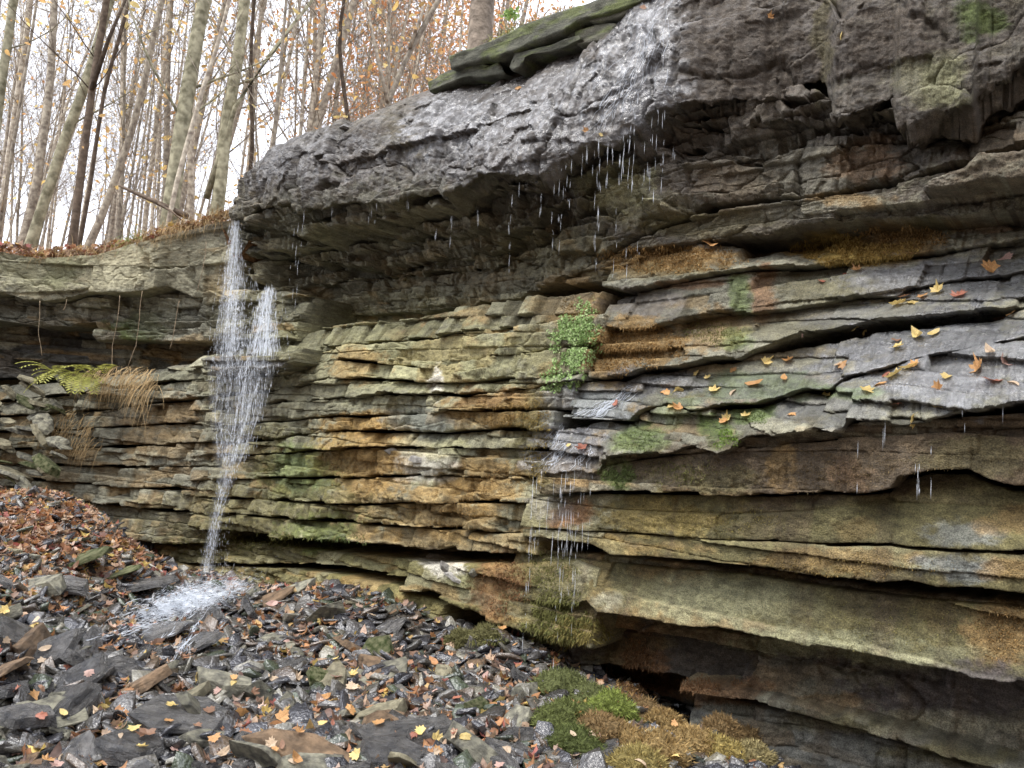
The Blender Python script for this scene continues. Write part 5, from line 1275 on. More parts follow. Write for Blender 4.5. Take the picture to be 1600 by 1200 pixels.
# moss fur: short blades on the mossy ledges (uncountable)
MOSSM = tint_mat('moss_fur', .9, .1, 0, .25, .3, 90)
def moss(name, patches, seed, L=.03, hang=.6, label=None):
    r_ = np.random.default_rng(seed); V = []; Fc = []; C = []; k = 0
    for (u, v, ru, rv, n, col, ln) in patches:
        Ps, Ns = ell(int(n * 1.3), u, v, ru, rv, r_)
        for p, q in zip(Ps, Ns):
            d = q * .7 + r_.normal(0, .35, 3) + np.array([0, 0, -hang if q[2] < .5 else .3]); d /= np.linalg.norm(d)
            s_ = np.cross(d, r_.normal(0, 1, 3)); s_ /= np.linalg.norm(s_) + 1e-9
            l = ln * .55 * r_.uniform(.4, 1.5); w_ = .0025 + l * .05
            b0 = p - q * .004
            V += [b0 - s_ * w_, b0 + s_ * w_, b0 + d * l * .6 + s_ * w_ * .7, b0 + d * l + np.array([0, 0, -l * .25 * hang])]
            Fc += [(k, k + 1, k + 2), (k, k + 2, k + 3)]; k += 4
            c = np.array(col) * r_.uniform(.6, 1.45); C += [c] * 4
    return mesh_obj(name, np.array(V), np.array(Fc), MOSSM, None, False, {'tint': np.array(C)})
Yc = (.42, .30, .10); Oc = (.32, .205, .085); Gc = (.15, .19, .07); Ol = (.17, .17, .06); Rc = (.23, .13, .065)
MS = [('golden moss carpeting the upper right ledges', [(1340, 392, 110, 28, 3600, Yc, .045), (1400, 375, 90, 26, 1800, Oc, .04), (1050, 404, 125, 24, 3200, Oc, .045), (1290, 402, 40, 12, 500, Yc, .04)]),
      ('orange brown moss on the short ledges left of the stairs', [(1000, 540, 90, 38, 2600, Oc, .04), (960, 565, 45, 25, 900, Oc, .04), (1110, 520, 60, 22, 700, Ol, .035), (900, 500, 50, 40, 700, (.22, .15, .05), .035)]),
      ('olive green moss beard below the wet step', [(870, 965, 65, 50, 2400, Ol, .06), (900, 985, 60, 30, 1200, (.24, .20, .07), .06), (860, 890, 50, 40, 700, Ol, .04), (790, 925, 45, 55, 900, Rc, .05), (760, 1000, 30, 14, 300, Ol, .05)]),
      ('rust coloured moss on the wall beside the dark hollow', [(1000, 1050, 40, 65, 1700, Rc, .05), (1090, 1070, 80, 14, 800, Rc, .04), (980, 1080, 30, 30, 400, Oc, .05)]),
      ('green moss hanging on the wet step', [(965, 742, 32, 26, 900, Gc, .04), (1130, 685, 28, 22, 450, (.2, .3, .06), .03), (1000, 688, 45, 20, 500, Gc, .03), (1180, 652, 30, 12, 250, Gc, .03)]),
      ('mixed ochre moss on the middle beds', [(570, 720, 75, 50, 1500, Oc, .028), (700, 800, 80, 30, 900, Oc, .028), (790, 645, 80, 22, 900, (.28, .18, .06), .03), (840, 690, 30, 75, 1100, (.24, .18, .06), .035), (560, 655, 50, 16, 400, Oc, .025), (760, 760, 50, 30, 500, Oc, .03)]),
      ('green brown moss fringe low on the wall by the falls', [(420, 845, 110, 14, 1300, Ol, .06), (330, 850, 80, 30, 700, Ol, .04), (520, 845, 60, 14, 400, Gc, .05)]),
      ('brown green moss over the lower right faces', [(1250, 735, 260, 36, 2600, (.15, .11, .055), .022), (1080, 812, 170, 32, 2200, (.24, .2, .07), .022), (1300, 885, 200, 26, 1500, (.25, .18, .07), .022), (1400, 980, 190, 50, 1500, (.2, .18, .07), .022), (1565, 985, 50, 55, 900, Oc, .028), (1060, 735, 70, 25, 600, Ol, .03)])]
for i, (lab, pa) in enumerate(MS):
    o = moss('moss', pa, 400 + i); tag(o, lab, 'moss', kind='stuff')

# ragged hanging hems of moss along the lips
HEM = tint_mat('hanging_moss', .85, .2, 0, .1, .3)
def hem(pts, n, L, cols, seed):
    r_ = np.random.default_rng(seed); u_ = [p[0] for p in pts]; V = []; Fc = []; C = []; k = 0
    for i in range(n):
        u = r_.uniform(min(u_), max(u_))
        if vn(u * .045, seed, 5) < .42: continue
        o = np.interp(u, u_, [p[2] for p in pts]); v = np.interp(u, u_, [p[1] for p in pts])
        # find the lip just above/below the trace
        p = None
        for dv in range(12, -14, -3):
            q, nn, ob = cast(u, v + dv)
            if q is not None:
                s, z = hit(u, v + dv, o); x, y = wall(s, o)
                if abs(q.x - x) + abs(q.y - y) < .12: p = np.array(q) + np.array([0, 0, .012]); break
        if p is None: continue
        l = L * r_.uniform(.3, 1) ** 1.6 + .01; w_ = r_.uniform(.004, .010)
        c = np.array(cols[r_.integers(len(cols))]) * r_.uniform(.6, 1.3)
        a = r_.uniform(0, 6.28)
        ring = [np.array([math.cos(a + j * 2.09) * w_, math.sin(a + j * 2.09) * w_, 0]) for j in range(3)]
        V += [p + g_ for g_ in ring] + [p + g_ * .45 + np.array([0, 0, -l * .5]) for g_ in ring] + [p + np.array([0, 0, -l])]
        for j in range(3):
            j2 = (j + 1) % 3
            Fc += [(k + j, k + j2, k + 3 + j2), (k + j, k + 3 + j2, k + 3 + j), (k + 3 + j, k + 3 + j2, k + 6)]
        C += [c] * 7; k += 7
    return V, Fc, C
HV, HF, HC = [], [], []
for pts, n, L, cols in [(d1, 420, .10, [(.16, .12, .06), (.2, .17, .07), (.22, .12, .05)]), (lc1, 220, .06, [(.22, .15, .05), (.14, .12, .05)]), (lc2, 240, .06, [(.13, .11, .06), (.1, .1, .05)]), (lc3, 240, .05, [(.13, .13, .05), (.2, .14, .05)]),
                        (lc5, 240, .05, [(.12, .15, .05), (.1, .1, .06)]), (d2, 160, .03, [(.2, .17, .07)]), (d3, 240, .04, [(.2, .17, .07), (.14, .12, .05)]), (d4[3:], 200, .03, [(.2, .19, .09)]), (cap_lip, 380, .07, [(.12, .11, .07), (.16, .15, .1)]), (mid[11][0], 200, .06, [(.15, .15, .06)]), (mid[6][0], 100, .04, [(.25, .16, .06)])]:
    V, Fc, C = hem(pts, n, L, cols, len(HV) + 3)
    if V:
        off_ = sum(len(a) for a in HV)
        HV.append(np.array(V)); HF.append(np.array(Fc) + off_); HC.append(np.array(C))
o = mesh_obj('moss_fringe', np.concatenate(HV), np.concatenate(HF), HEM, None, False, {'tint': np.concatenate(HC)})
P0(o, cliff); o.parent = cliff; o['kind'] = 'stuff'

# moss mounds at the foot, each a rounded cushion with its own fur
def mound(u, v, r_px, col, lab, seed, squash=.7, fur=700, ln=.03):
    p, nn, ob = cast(u, v)
    if p is None: return
    R = r_px / F * (p.y) * 1.1
    bm = bmesh.new(); bmesh.ops.create_icosphere(bm, subdivisions=5, radius=1)
    for w_ in bm.verts:
        q = w_.co.copy()
        f = 1 + .28 * mnoise.noise(q * 1.6 + Vector((seed * 7.7, 0, 0))) + .12 * mnoise.noise(q * 4 + Vector((seed, 3, 0))) + .04 * mnoise.noise(q * 13 + Vector((0, seed, 0)))
        w_.co = Vector((q.x * f * R, q.y * f * R, q.z * f * R * squash))
    me = bpy.data.meshes.new('moss_cushion'); bm.to_mesh(me)
    r_ = np.random.default_rng(seed)
    for f_ in me.polygons: f_.use_smooth = True
    mat = simple('moss_' + lab.split()[0] + str(seed), [c * .55 for c in col], .95, .5, 60, .1, bump=.02)
    me.materials.append(mat)
    o = bpy.data.objects.new('moss_cushion', me); COL.objects.link(o); o.location = p + Vector((0, R * .35, -R * .25)); tag(o, lab, 'moss')
    vs = [w_ for w_ in bm.verts if w_.co.z > -R * .35]
    V = []; Fc = []; C = []; k = 0
    for _ in range(fur):
        w_ = vs[r_.integers(len(vs))]; q = np.array(w_.co); nrm = np.array(w_.normal); nrm = nrm if nrm @ q > 0 else -nrm
        d = nrm + r_.normal(0, .45, 3); d /= np.linalg.norm(d); s_ = np.cross(d, r_.normal(0, 1, 3)); s_ /= np.linalg.norm(s_)
        q = q + r_.normal(0, R * .04, 3); l = ln * r_.uniform(.5, 1.3)
        V += [q - s_ * .004, q + s_ * .004, q + d * l]; Fc.append((k, k + 1, k + 2)); k += 3; c = np.array(col) * r_.uniform(.5, 1.5); C += [c] * 3
    f_ = mesh_obj('moss_fur', np.array(V), np.array(Fc), MOSSM, o, False, {'tint': np.array(C)}); bm.free()
    return o
GM = (.14, .155, .06); GO = (.34, .235, .10); BO = (.25, .17, .08)
for i, (u, v, r_px, col, lab) in enumerate([
    (880, 1075, 42, GM, 'green moss mound at the top of the green clump under the drips'), (925, 1098, 40, GM, 'green moss mound in the middle of the green clump'), (958, 1108, 32, (.2, .24, .06), 'brightest green moss mound at the right of the green clump'),
    (885, 1125, 40, (.13, .15, .05), 'dark green moss mound at the left of the green clump'), (905, 1165, 38, (.10, .12, .04), 'smooth dark green mossy boulder below the green clump'), (945, 1145, 36, BO, 'brown green moss mound right of the dark mossy boulder'),
    (1005, 1120, 32, BO, 'tufted brown moss cushion topmost among the golden ones'), (1040, 1130, 26, GO, 'small golden moss cushion beside the topmost one'), (985, 1165, 38, GO, 'golden moss cushion left in the golden group'), (1030, 1175, 42, GO, 'largest golden moss cushion near the bottom edge'),
    (1085, 1165, 36, GO, 'golden moss cushion right of the largest one'), (1130, 1140, 26, BO, 'brown moss cushion below the green stones'), (1125, 1175, 30, (.36, .28, .10), 'yellow green moss cushion at the bottom right of the group'), (1170, 1150, 24, BO, 'flat brown moss cushion in front of the hollow'),
    (1000, 1200, 40, (.3, .24, .09), 'yellowish moss cushion cut by the bottom edge'), (1180, 1185, 28, (.30, .25, .12), 'pale moss cushion beside the slate pile'), (760, 995, 26, (.17, .16, .07), 'low olive moss cushion at the cliff foot by the mud'), (720, 1000, 20, (.17, .16, .07), 'small olive moss cushion left at the cliff foot')]):
    mound(u, v, r_px, col, lab, 50 + i, fur=1500)

# leafy green liverwort patch
LIV = tint_mat('small_green_leaves', .75, .15, 0, .3, .2)
r_ = np.random.default_rng(77); P = []; N = []
for (u, v, ru, rv, n) in [(897, 518, 44, 36, 900), (893, 552, 36, 44, 700), (880, 588, 36, 26, 420), (915, 488, 20, 30, 220), (866, 602, 26, 12, 160), (914, 545, 32, 26, 300)]:
    a, b = ell(n, u, v, ru, rv, r_); P += a; N += b
P = np.array(P); N = np.array(N); n = len(P)
Rm = np.array([(Vector(q).to_track_quat('Z', 'Y').to_matrix() @ Euler((r_.normal(0, .5), r_.normal(0, .5), r_.uniform(0, 6.3))).to_matrix()) for q in N])
c = np.array([(.36, .50, .20), (.27, .40, .14), (.46, .58, .28)])[r_.integers(0, 3, n)] * r_.uniform(.7, 1.2, (n, 1))
o = scatter_mesh('creeping_plant', leafP[4:6], P + N * .015, Rm, r_.uniform(.017, .032, n), c, LIV, None); tag(o, 'patch of pale green small leaved plant on the wall beside the stairs', 'plant')

# pale freshly broken pieces stuck in the beds, and the growth on the top slabs
SL_WHITE = simple('pale_broken_stone', (0.42, 0.40, 0.36), .7, .25, 8, .3, bump=.02); slate_extra(SL_WHITE)
for k, (u, v, L, rot, lab) in enumerate([(682, 872, .20, (80, 10, 10), 'whitish broken stone wedged highest in the notch of the wall foot'), (700, 890, .24, (60, 30, 40), 'pale grey slab leaning in the notch of the wall foot'), (715, 905, .26, (15, 20, -20), 'yellowish pale slab lying lowest in the notch of the wall foot'),
                                         (742, 895, .2, (70, -10, 60), 'grey upright piece at the right of the notch'), (682, 602, .10, (80, 10, 0), 'small white wedge standing in a gap of the middle beds'), (655, 718, .22, (10, 5, 0), 'pale block set in the ochre stained middle beds'), (612, 705, .14, (80, 0, 10), 'small pale block left of the larger one in the ochre beds')]):
    p, nn, ob = cast(u, v)
    if p is not None: stone_at(slabs[k + 3], SL_WHITE if k not in (3,) else SL_DRY, p - Vector((0, -.02, 0)), (L, L * .8, L * 1.1), [rad(a) for a in rot], 'stone', lab)
def edge_grass(pts, n, L, mat, lab, seed, name='grass_tuft'):
    r_ = np.random.default_rng(seed); P = []
    for _ in range(n):
        t = r_.uniform(0, len(pts) - 1); i_ = min(int(t), len(pts) - 2); f_ = t - i_
        u = pts[i_][0] * (1 - f_) + pts[i_ + 1][0] * f_; v = pts[i_][1] * (1 - f_) + pts[i_ + 1][1] * f_
        P.append(np.array(wp(u, v + 2, -.9 - r_.uniform(0, .3))))
    D = r_.normal(0, .5, (n, 3)) + np.array([-.2, -.3, .7])
    tag(blades(name, np.array(P), D, r_.uniform(.4, 1, n) * L, .004, mat, 1.4, seed), lab, 'grass')
edge_grass([(760, 66), (790, 52), (815, 42)], 130, .22, simple('pale_grass', (.34, .34, .13), .8, .3, 30, .2), 'pale grass growing on the edge of the mossy roof slab', 91)
edge_grass([(825, 36), (860, 22), (900, 10)], 110, .18, STRAW, 'dry straw on the upper edge of the mossy roof slab', 92)
r_ = np.random.default_rng(93); P = np.array([np.array(wp(r_.normal(795, 9), r_.normal(22, 5), -1.1)) for _ in range(50)])
o = scatter_mesh('leafy_plant', leafP[4:6], P, rotmats(50, .8), r_.uniform(.04, .075, 50), np.array([(.30, .42, .14)] * 50) * r_.uniform(.7, 1.2, (50, 1)), LIV, None); tag(o, 'bright green leafy plant beside the shaggy trunk above the roof slab', 'plant')
bpy.context.view_layer.update(); dg = bpy.context.evaluated_depsgraph_get()

# ------------------------------------------------------------------ individual fallen leaves
def leaf_mat(name, c): return simple(name, c, .5, .25, 25, .4, trans=.3, rnd=.2)
LK = {'yellow': (.66, .50, .19), 'orange': (.55, .30, .12), 'tan': (.54, .41, .28), 'red': (.36, .14, .09), 'brown': (.27, .15, .09), 'pink': (.55, .36, .30)}
LM = {k: leaf_mat(k + '_leaf', c) for k, c in LK.items()}
LME = []
for i, (V, Fc) in enumerate(leafP):
    me = bpy.data.meshes.new('leaf'); me.from_pydata(V.tolist(), [], Fc.tolist()); me.materials.append(LM['yellow']); LME.append(me)
rl = random.Random(9)
def leaf(u, v, px, col, lab=None, group=None, kind=0):
    p, nn, ob = cast(u, v)
    if p is None: return
    me = LME[rl.choice((0, 1, 2, 3) if kind == 0 else (4, 5, 6))]
    o = bpy.data.objects.new('leaf', me); COL.objects.link(o)
    L = max(.045, min(.15, px / F * p.y * 1.05))
    o.scale = (L,) * 3
    o.location = p + nn * .012
    nn2 = (nn + Vector((rl.gauss(0, .2), rl.gauss(0, .2), .35))).normalized()
    o.rotation_euler = (nn2.to_track_quat('Z', 'Y').to_matrix() @ Euler((0, 0, rl.uniform(0, 6.3))).to_matrix()).to_euler()
    o.material_slots[0].link = 'OBJECT'; o.material_slots[0].material = LM[col]
    return tag(o, lab, 'leaf', group)
for (u, v, px, col, lab) in [
    (1425, 655, 32, 'yellow', 'yellow maple leaf lying on the very lip of the broad wet ledge'), (1465, 638, 20, 'yellow', 'yellow leaf at the lip right of the big maple leaf'), (1530, 580, 36, 'orange', 'large tan orange maple leaf on the broad wet ledge'), (1550, 597, 34, 'red', 'reddish leaf touching the large orange maple leaf'),
    (1583, 598, 24, 'tan', 'pale long leaf at the right edge of the broad ledge'), (1568, 570, 26, 'pink', 'pink leaf above the pale long leaf'), (1548, 553, 26, 'tan', 'tan leaf higher up the broad wet ledge'), (1495, 556, 20, 'yellow', 'small yellow leaf near the centre of the broad ledge'), (1480, 590, 20, 'yellow', 'yellow leaf in the small crack of the broad ledge'),
    (1468, 607, 26, 'orange', 'orange leaf below the small crack'), (1402, 626, 18, 'red', 'small brown red leaf above the ledge lip'), (1420, 578, 34, 'yellow', 'long yellow orange leaf on the ridge of the ledge'), (1395, 590, 36, 'yellow', 'yellow leaf in the middle of the leaf row'), (1375, 600, 26, 'orange', 'orange leaf at the lower end of the leaf row'), (1350, 610, 26, 'yellow', 'yellow leaf at the end of the leaf row'), (1385, 585, 18, 'red', 'red leaf tucked in the leaf row'),
    (1430, 572, 22, 'orange', 'orange leaf at the upper end of the leaf row'), (1288, 620, 22, 'yellow', 'yellow leaf on the green streaked ledge'), (1320, 568, 28, 'orange', 'orange leaf lodged against the small step'), (1310, 572, 20, 'tan', 'tan leaf beside the one at the small step'), (1237, 647, 18, 'orange', 'dark orange leaf on the lower ledge'), (1165, 652, 20, 'yellow', 'yellow leaf on green moss near the lower ledge'), (1135, 657, 20, 'yellow', 'yellow leaf left of the one on green moss'),
    (1130, 660, 16, 'orange', 'orange leaf beside the yellow one on the lower ledge'), (1180, 602, 30, 'orange', 'long orange leaf on the grey step'), (1225, 593, 20, 'orange', 'small orange leaf right of the long one'), (1115, 612, 24, 'yellow', 'yellow leaf on the step left of the orange ones'), (1145, 612, 20, 'tan', 'tan leaf on the wet step'), (1106, 592, 14, 'yellow', 'tiny yellow leaf on the narrow step'), (1090, 583, 14, 'yellow', 'tiny yellow leaf farther left on the narrow step'),
    (1145, 578, 18, 'orange', 'orange leaf on the narrow step'), (1195, 568, 22, 'yellow', 'yellow leaf at the middle of the narrow step'), (1235, 564, 22, 'orange', 'orange leaf farther right on the narrow step'), (1048, 638, 20, 'yellow', 'yellow leaf hanging by the dark gap'), (1062, 640, 24, 'orange', 'orange leaf hanging by the dark gap'), (1040, 612, 30, 'orange', 'orange leaf wedged above the dark gap'), (1062, 605, 20, 'yellow', 'yellow leaf above the dark gap'),
    (963, 630, 14, 'red', 'reddish leaf in the thin run of water'), (912, 700, 22, 'red', 'red brown leaf caught beside the wet step'), (890, 698, 10, 'yellow', 'tiny yellow leaf beside the wet step'), (1438, 452, 0, 'yellow', ''),
    (1400, 478, 30, 'yellow', 'yellow leaf at the left of the upper ledge leaf row'), (1425, 472, 30, 'yellow', 'yellow leaf in the middle of the upper leaf row'), (1415, 465, 22, 'brown', 'brown leaf behind the upper leaf row'), (1465, 458, 26, 'yellow', 'yellow leaf at the right of the upper leaf row'), (1443, 464, 20, 'orange', 'orange leaf in the upper leaf row'), (1498, 464, 28, 'red', 'red orange leaf alone on the wet sheet'), (1548, 422, 32, 'orange', 'large orange leaf high on the wet sheet'), (1572, 404, 26, 'pink', 'salmon leaf above the large orange one'),
    (1562, 492, 26, 'brown', 'dark red leaf in the dark joint at right'), (1582, 492, 18, 'orange', 'orange leaf beside the dark red one'), (1435, 528, 30, 'yellow', 'long yellow leaf on the middle ledge'), (1460, 523, 22, 'yellow', 'yellow leaf right of the long one on the middle ledge'), (1400, 545, 26, 'yellow', 'yellow leaf on the pointed step'), (1400, 534, 18, 'brown', 'brown leaf on the pointed step'), (1335, 510, 16, 'yellow', 'small yellow leaf on the dark block'), (1350, 513, 16, 'yellow', 'second small yellow leaf on the dark block'),
    (1285, 442, 14, 'red', 'red leaf on the slab under the golden moss'), (1340, 424, 18, 'orange', 'orange leaf on the slab right of the red one'), (1322, 428, 14, 'red', 'small red leaf beside the orange one on the slab'), (1250, 522, 10, 'pink', 'tiny pink leaf on the narrow dark ledge'), (1315, 56, 18, 'yellow', 'yellow maple leaf stuck on the caprock at right'), (1202, 28, 14, 'orange', 'small orange leaf stuck on the caprock'),
    (917, 205, 12, 'orange', 'orange leaf on the wet cap above the drips'), (938, 212, 10, 'yellow', 'yellow leaf at the cap lip above the drips'), (810, 138, 14, 'orange', 'orange leaf on the cap under the slabs'), (743, 128, 16, 'red', 'red brown leaf beside the lowest top slab'), (1005, 14, 14, 'brown', 'brown leaf by the water channel on top'), (1110, 384, 30, 'orange', 'orange leaf on the golden moss ledge'),
    (925, 1147, 26, 'tan', 'tan leaf resting on the green moss mound'), (905, 1118, 16, 'orange', 'small orange leaf on the green moss mound'), (942, 1150, 16, 'pink', 'pink leaf beside the tan one on the moss mound'), (895, 1150, 14, 'tan', 'pale leaf above the dark mossy boulder'), (1033, 1112, 14, 'pink', 'pink leaf on the brown moss cushion'), (1055, 1182, 20, 'yellow', 'yellow maple leaf on the golden moss'), (1055, 1130, 14, 'orange', 'orange leaf on the golden moss'),
    (780, 1092, 26, 'yellow', 'bright yellow leaf standing among dark slates near the drips'), (230, 1150, 34, 'brown', 'large brown oak like leaf at bottom left'), (210, 1140, 22, 'yellow', 'yellow leaf above the large brown one'), (218, 1170, 22, 'yellow', 'yellow leaf below the large brown one'), (270, 1105, 22, 'yellow', 'yellow leaf in front of the chunky block'), (440, 1122, 26, 'orange', 'orange leaf below the upright pale slab'), (350, 1178, 24, 'tan', 'tan leaf near the bottom in the middle'), (47, 928, 20, 'yellow', 'yellow leaf beside the mossy block at left'), (55, 976, 16, 'yellow', 'yellow leaf below the mossy slabs at left'), (680, 1155, 26, 'yellow', 'yellow leaf on the glossy black slab'), (560, 1180, 22, 'yellow', 'yellow leaf on the flat glossy sheet')]:
    if px: leaf(u, v, px, col, lab, None, 1 if 'long' in lab or col == 'tan' else 0)
for i in range(215):
    u = rl.uniform(0, 1010); v = rl.uniform(790, 1198)
    if v > 900 or u < 230:
        if mud(u, v) > .3 or (u > 830 and v < 1180) or (190 < u < 400 and 905 < v < 985) or (u > 450 and v < 960): continue
        k = rl.choice(['yellow', 'orange', 'orange', 'tan', 'tan', 'pink', 'red', 'brown']); z_ = SZ(u, v)
        leaf(u, v, rl.uniform(13, 26) * (.6 + .4 * (v - 780) / 400), k, k + ' fallen leaf ' + z_, k + ' fallen leaves ' + z_, rl.choice((0, 0, 1)))

# ------------------------------------------------------------------ water
WAT, n_, l_, b_ = nodemat('falling_water')
b_.inputs['Base Color'].default_value = (.88, .92, .97, 1); b_.inputs['Roughness'].default_value = .15; b_.inputs['Specular IOR Level'].default_value = .8
tr = n_.new('ShaderNodeBsdfTranslucent'); tr.inputs[0].default_value = (.9, .94, 1, 1)
tp = n_.new('ShaderNodeBsdfTransparent'); m1 = n_.new('ShaderNodeMixShader'); m1.inputs[0].default_value = .35; m2 = n_.new('ShaderNodeMixShader'); m2.inputs[0].default_value = .45
l_.new(b_.outputs[0], m1.inputs[1]); l_.new(tr.outputs[0], m1.inputs[2]); l_.new(m1.outputs[0], m2.inputs[1]); l_.new(tp.outputs[0], m2.inputs[2]); l_.new(m2.outputs[0], n_['Material Output'].inputs['Surface'])
def spindle(P, D, L, W):
    P = np.asarray(P); n = len(P); V = np.zeros((n, 6, 3))
    D = D / np.linalg.norm(D, axis=1)[:, None]; X = np.cross(D, [0.3, 1, 0.1]); X /= np.linalg.norm(X, axis=1)[:, None]; Y = np.cross(D, X)
    V[:, 0] = P - D * L[:, None] * .5; V[:, 5] = P + D * L[:, None] * .5
    for j in range(4):
        a = j * math.pi / 2; V[:, 1 + j] = P + D * L[:, None] * .15 + (X * math.cos(a) + Y * math.sin(a)) * W[:, None]
    f = np.array([(0, 1, 2), (0, 2, 3), (0, 3, 4), (0, 4, 1), (5, 2, 1), (5, 3, 2), (5, 4, 3), (5, 1, 4)])
    return V.reshape(-1, 3), (f[None] + (np.arange(n) * 6)[:, None, None]).reshape(-1, 3)
def fall(path, n, Lr, Wr, seed, power=1.0):
    """path: u, v, halfwidth px, offset; drops spread along it, drawn out downwards"""
    r_ = np.random.default_rng(seed); vs = [p[1] for p in path]; P = []
    strands = r_.normal(0, .55, 40); n = int(n * 1.55); Wr = (Wr[0] * .55, Wr[1] * .6)
    for i in range(n):
        v = vs[0] + (vs[-1] - vs[0]) * r_.random() ** power
        u = np.interp(v, vs, [p[0] for p in path]); hw = np.interp(v, vs, [p[2] for p in path]); o = np.interp(v, vs, [p[3] for p in path])
        k = strands[r_.integers(40)] if r_.random() < .6 else r_.normal(0, .5)
        k += .08 * math.sin(v * .05 + k * 9)
        P.append(np.array(wp(u + k * hw, v, o + r_.normal(0, .04))))
    P = np.array(P); D = np.tile([0, 0, -1.0], (n, 1)) + r_.normal(0, .03, (n, 3))
    return spindle(P, D, r_.uniform(*Lr, n) * r_.uniform(.3, 1, n), r_.uniform(*Wr, n))
def join(parts):
    V = []; Fc = []; k = 0
    for a, b in parts: V.append(a); Fc.append(b + k); k += len(a)
    return np.concatenate(V), np.concatenate(Fc)
V, Fc = join([fall([(368, 345, 6, -.28), (367, 400, 11, -.26), (376, 435, 24, -.24), (388, 460, 42, -.2), (389, 520, 46, -.12), (387, 564, 46, -.02)], 650, (.02, .10), (.002, .004), 9),
              fall([(370, 345, 6, -.3), (364, 420, 14, -.25), (361, 480, 18, -.16), (360, 566, 26, -.04)], 1300, (.02, .13), (.002, .005), 1),
              fall([(421, 450, 9, -.3), (414, 490, 15, -.2), (410, 562, 28, -.0)], 900, (.03, .16), (.003, .006), 2),
              fall([(386, 558, 44, .05), (388, 600, 30, .04), (379, 660, 24, .03), (366, 720, 18, .02)], 1050, (.02, .10), (.0025, .0055), 4),
              fall([(345, 570, 20, .03), (342, 650, 13, .02), (350, 720, 10, .02)], 260, (.02, .08), (.002, .004), 5),
              fall([(366, 715, 18, .02), (348, 770, 9, .04), (334, 830, 8, .08), (324, 880, 9, .15), (318, 915, 14, .22)], 300, (.02, .10), (.0025, .0055), 6),
              fall([(350, 740, 14, -.02), (345, 800, 18, .02), (345, 890, 24, .1)], 170, (.01, .06), (.002, .004), 7)])
o = mesh_obj('waterfall', V, Fc, WAT, None, True); tag(o, 'thin white waterfall dropping from the tip of the caprock down the wall', 'waterfall')
# thin veils of water between the drops: streaky, mostly clear sheets
VEIL, n_, l_, b_ = nodemat('water_veil')
b_.inputs['Base Color'].default_value = (.86, .91, .97, 1); b_.inputs['Roughness'].default_value = .25
a_ = n_.new('ShaderNodeAttribute'); a_.attribute_name = 'dens'
tc = n_.new('ShaderNodeTexCoord'); mp = n_.new('ShaderNodeMapping'); mp.inputs['Scale'].default_value = (60, 60, 2.6)
nz = n_.new('ShaderNodeTexNoise'); nz.inputs['Scale'].default_value = 1; nz.inputs['Detail'].default_value = 5; nz.inputs['Roughness'].default_value = .6
l_.new(tc.outputs['Object'], mp.inputs[0]); l_.new(mp.outputs[0], nz.inputs['Vector'])
r_1 = n_.new('ShaderNodeMapRange'); r_1.inputs[1].default_value = .42; r_1.inputs[2].default_value = .68
l_.new(nz.outputs[0], r_1.inputs[0])
mu = n_.new('ShaderNodeMath'); mu.operation = 'MULTIPLY'; l_.new(r_1.outputs[0], mu.inputs[0]); l_.new(a_.outputs['Fac'], mu.inputs[1])
l_.new(mu.outputs[0], b_.inputs['Alpha'])
def veil(path, name, dens, seed, parent):
    vs = [p[1] for p in path]; nv = int((vs[-1] - vs[0]) / 4) + 2; nu = 15; V = []; Dn = []
    for v in np.linspace(vs[0], vs[-1], nv):
        u, hw, o = [np.interp(v, vs, [p[k] for p in path]) for k in (0, 2, 3)]
        for t in np.linspace(-1, 1, nu):
            e_ = wp(u + t * hw * 1.15, v, o + .05 * float(fbm(t * 2.5, v * .02, seed, 3)) - .06 * t * t); V.append(tuple(e_))
            Dn.append(dens * (1 - t * t) ** .8 * float(smooth(0, .08, (v - vs[0]) / (vs[-1] - vs[0]) + .02)) * float(smooth(1.02, .85, (v - vs[0]) / (vs[-1] - vs[0]))))
    Fc = np.array([(r * nu + i, r * nu + i + 1, (r + 1) * nu + i + 1, (r + 1) * nu + i) for r in range(nv - 1) for i in range(nu - 1)])
    o_ = mesh_obj(name, np.array(V), Fc, VEIL, parent, True, {'dens': np.array(Dn)}); return o_
wf = o
for k, (pth, de) in enumerate([([(370, 344, 7, -.3), (364, 420, 14, -.25), (361, 480, 18, -.16), (360, 568, 26, -.04)], .5), ([(421, 450, 9, -.3), (414, 490, 14, -.2), (410, 566, 28, 0)], .6),
    ([(388, 554, 46, .05), (388, 600, 32, .04), (379, 660, 26, .03), (366, 725, 18, .02)], .4), ([(366, 708, 18, .02), (348, 770, 11, .04), (334, 830, 9, .08), (324, 880, 10, .15), (318, 920, 16, .22)], .35), ([(345, 568, 20, .03), (342, 650, 14, .02), (350, 740, 12, .02)], .25)]):
    veil(pth, 'water_veil', de, 61 + k, wf)
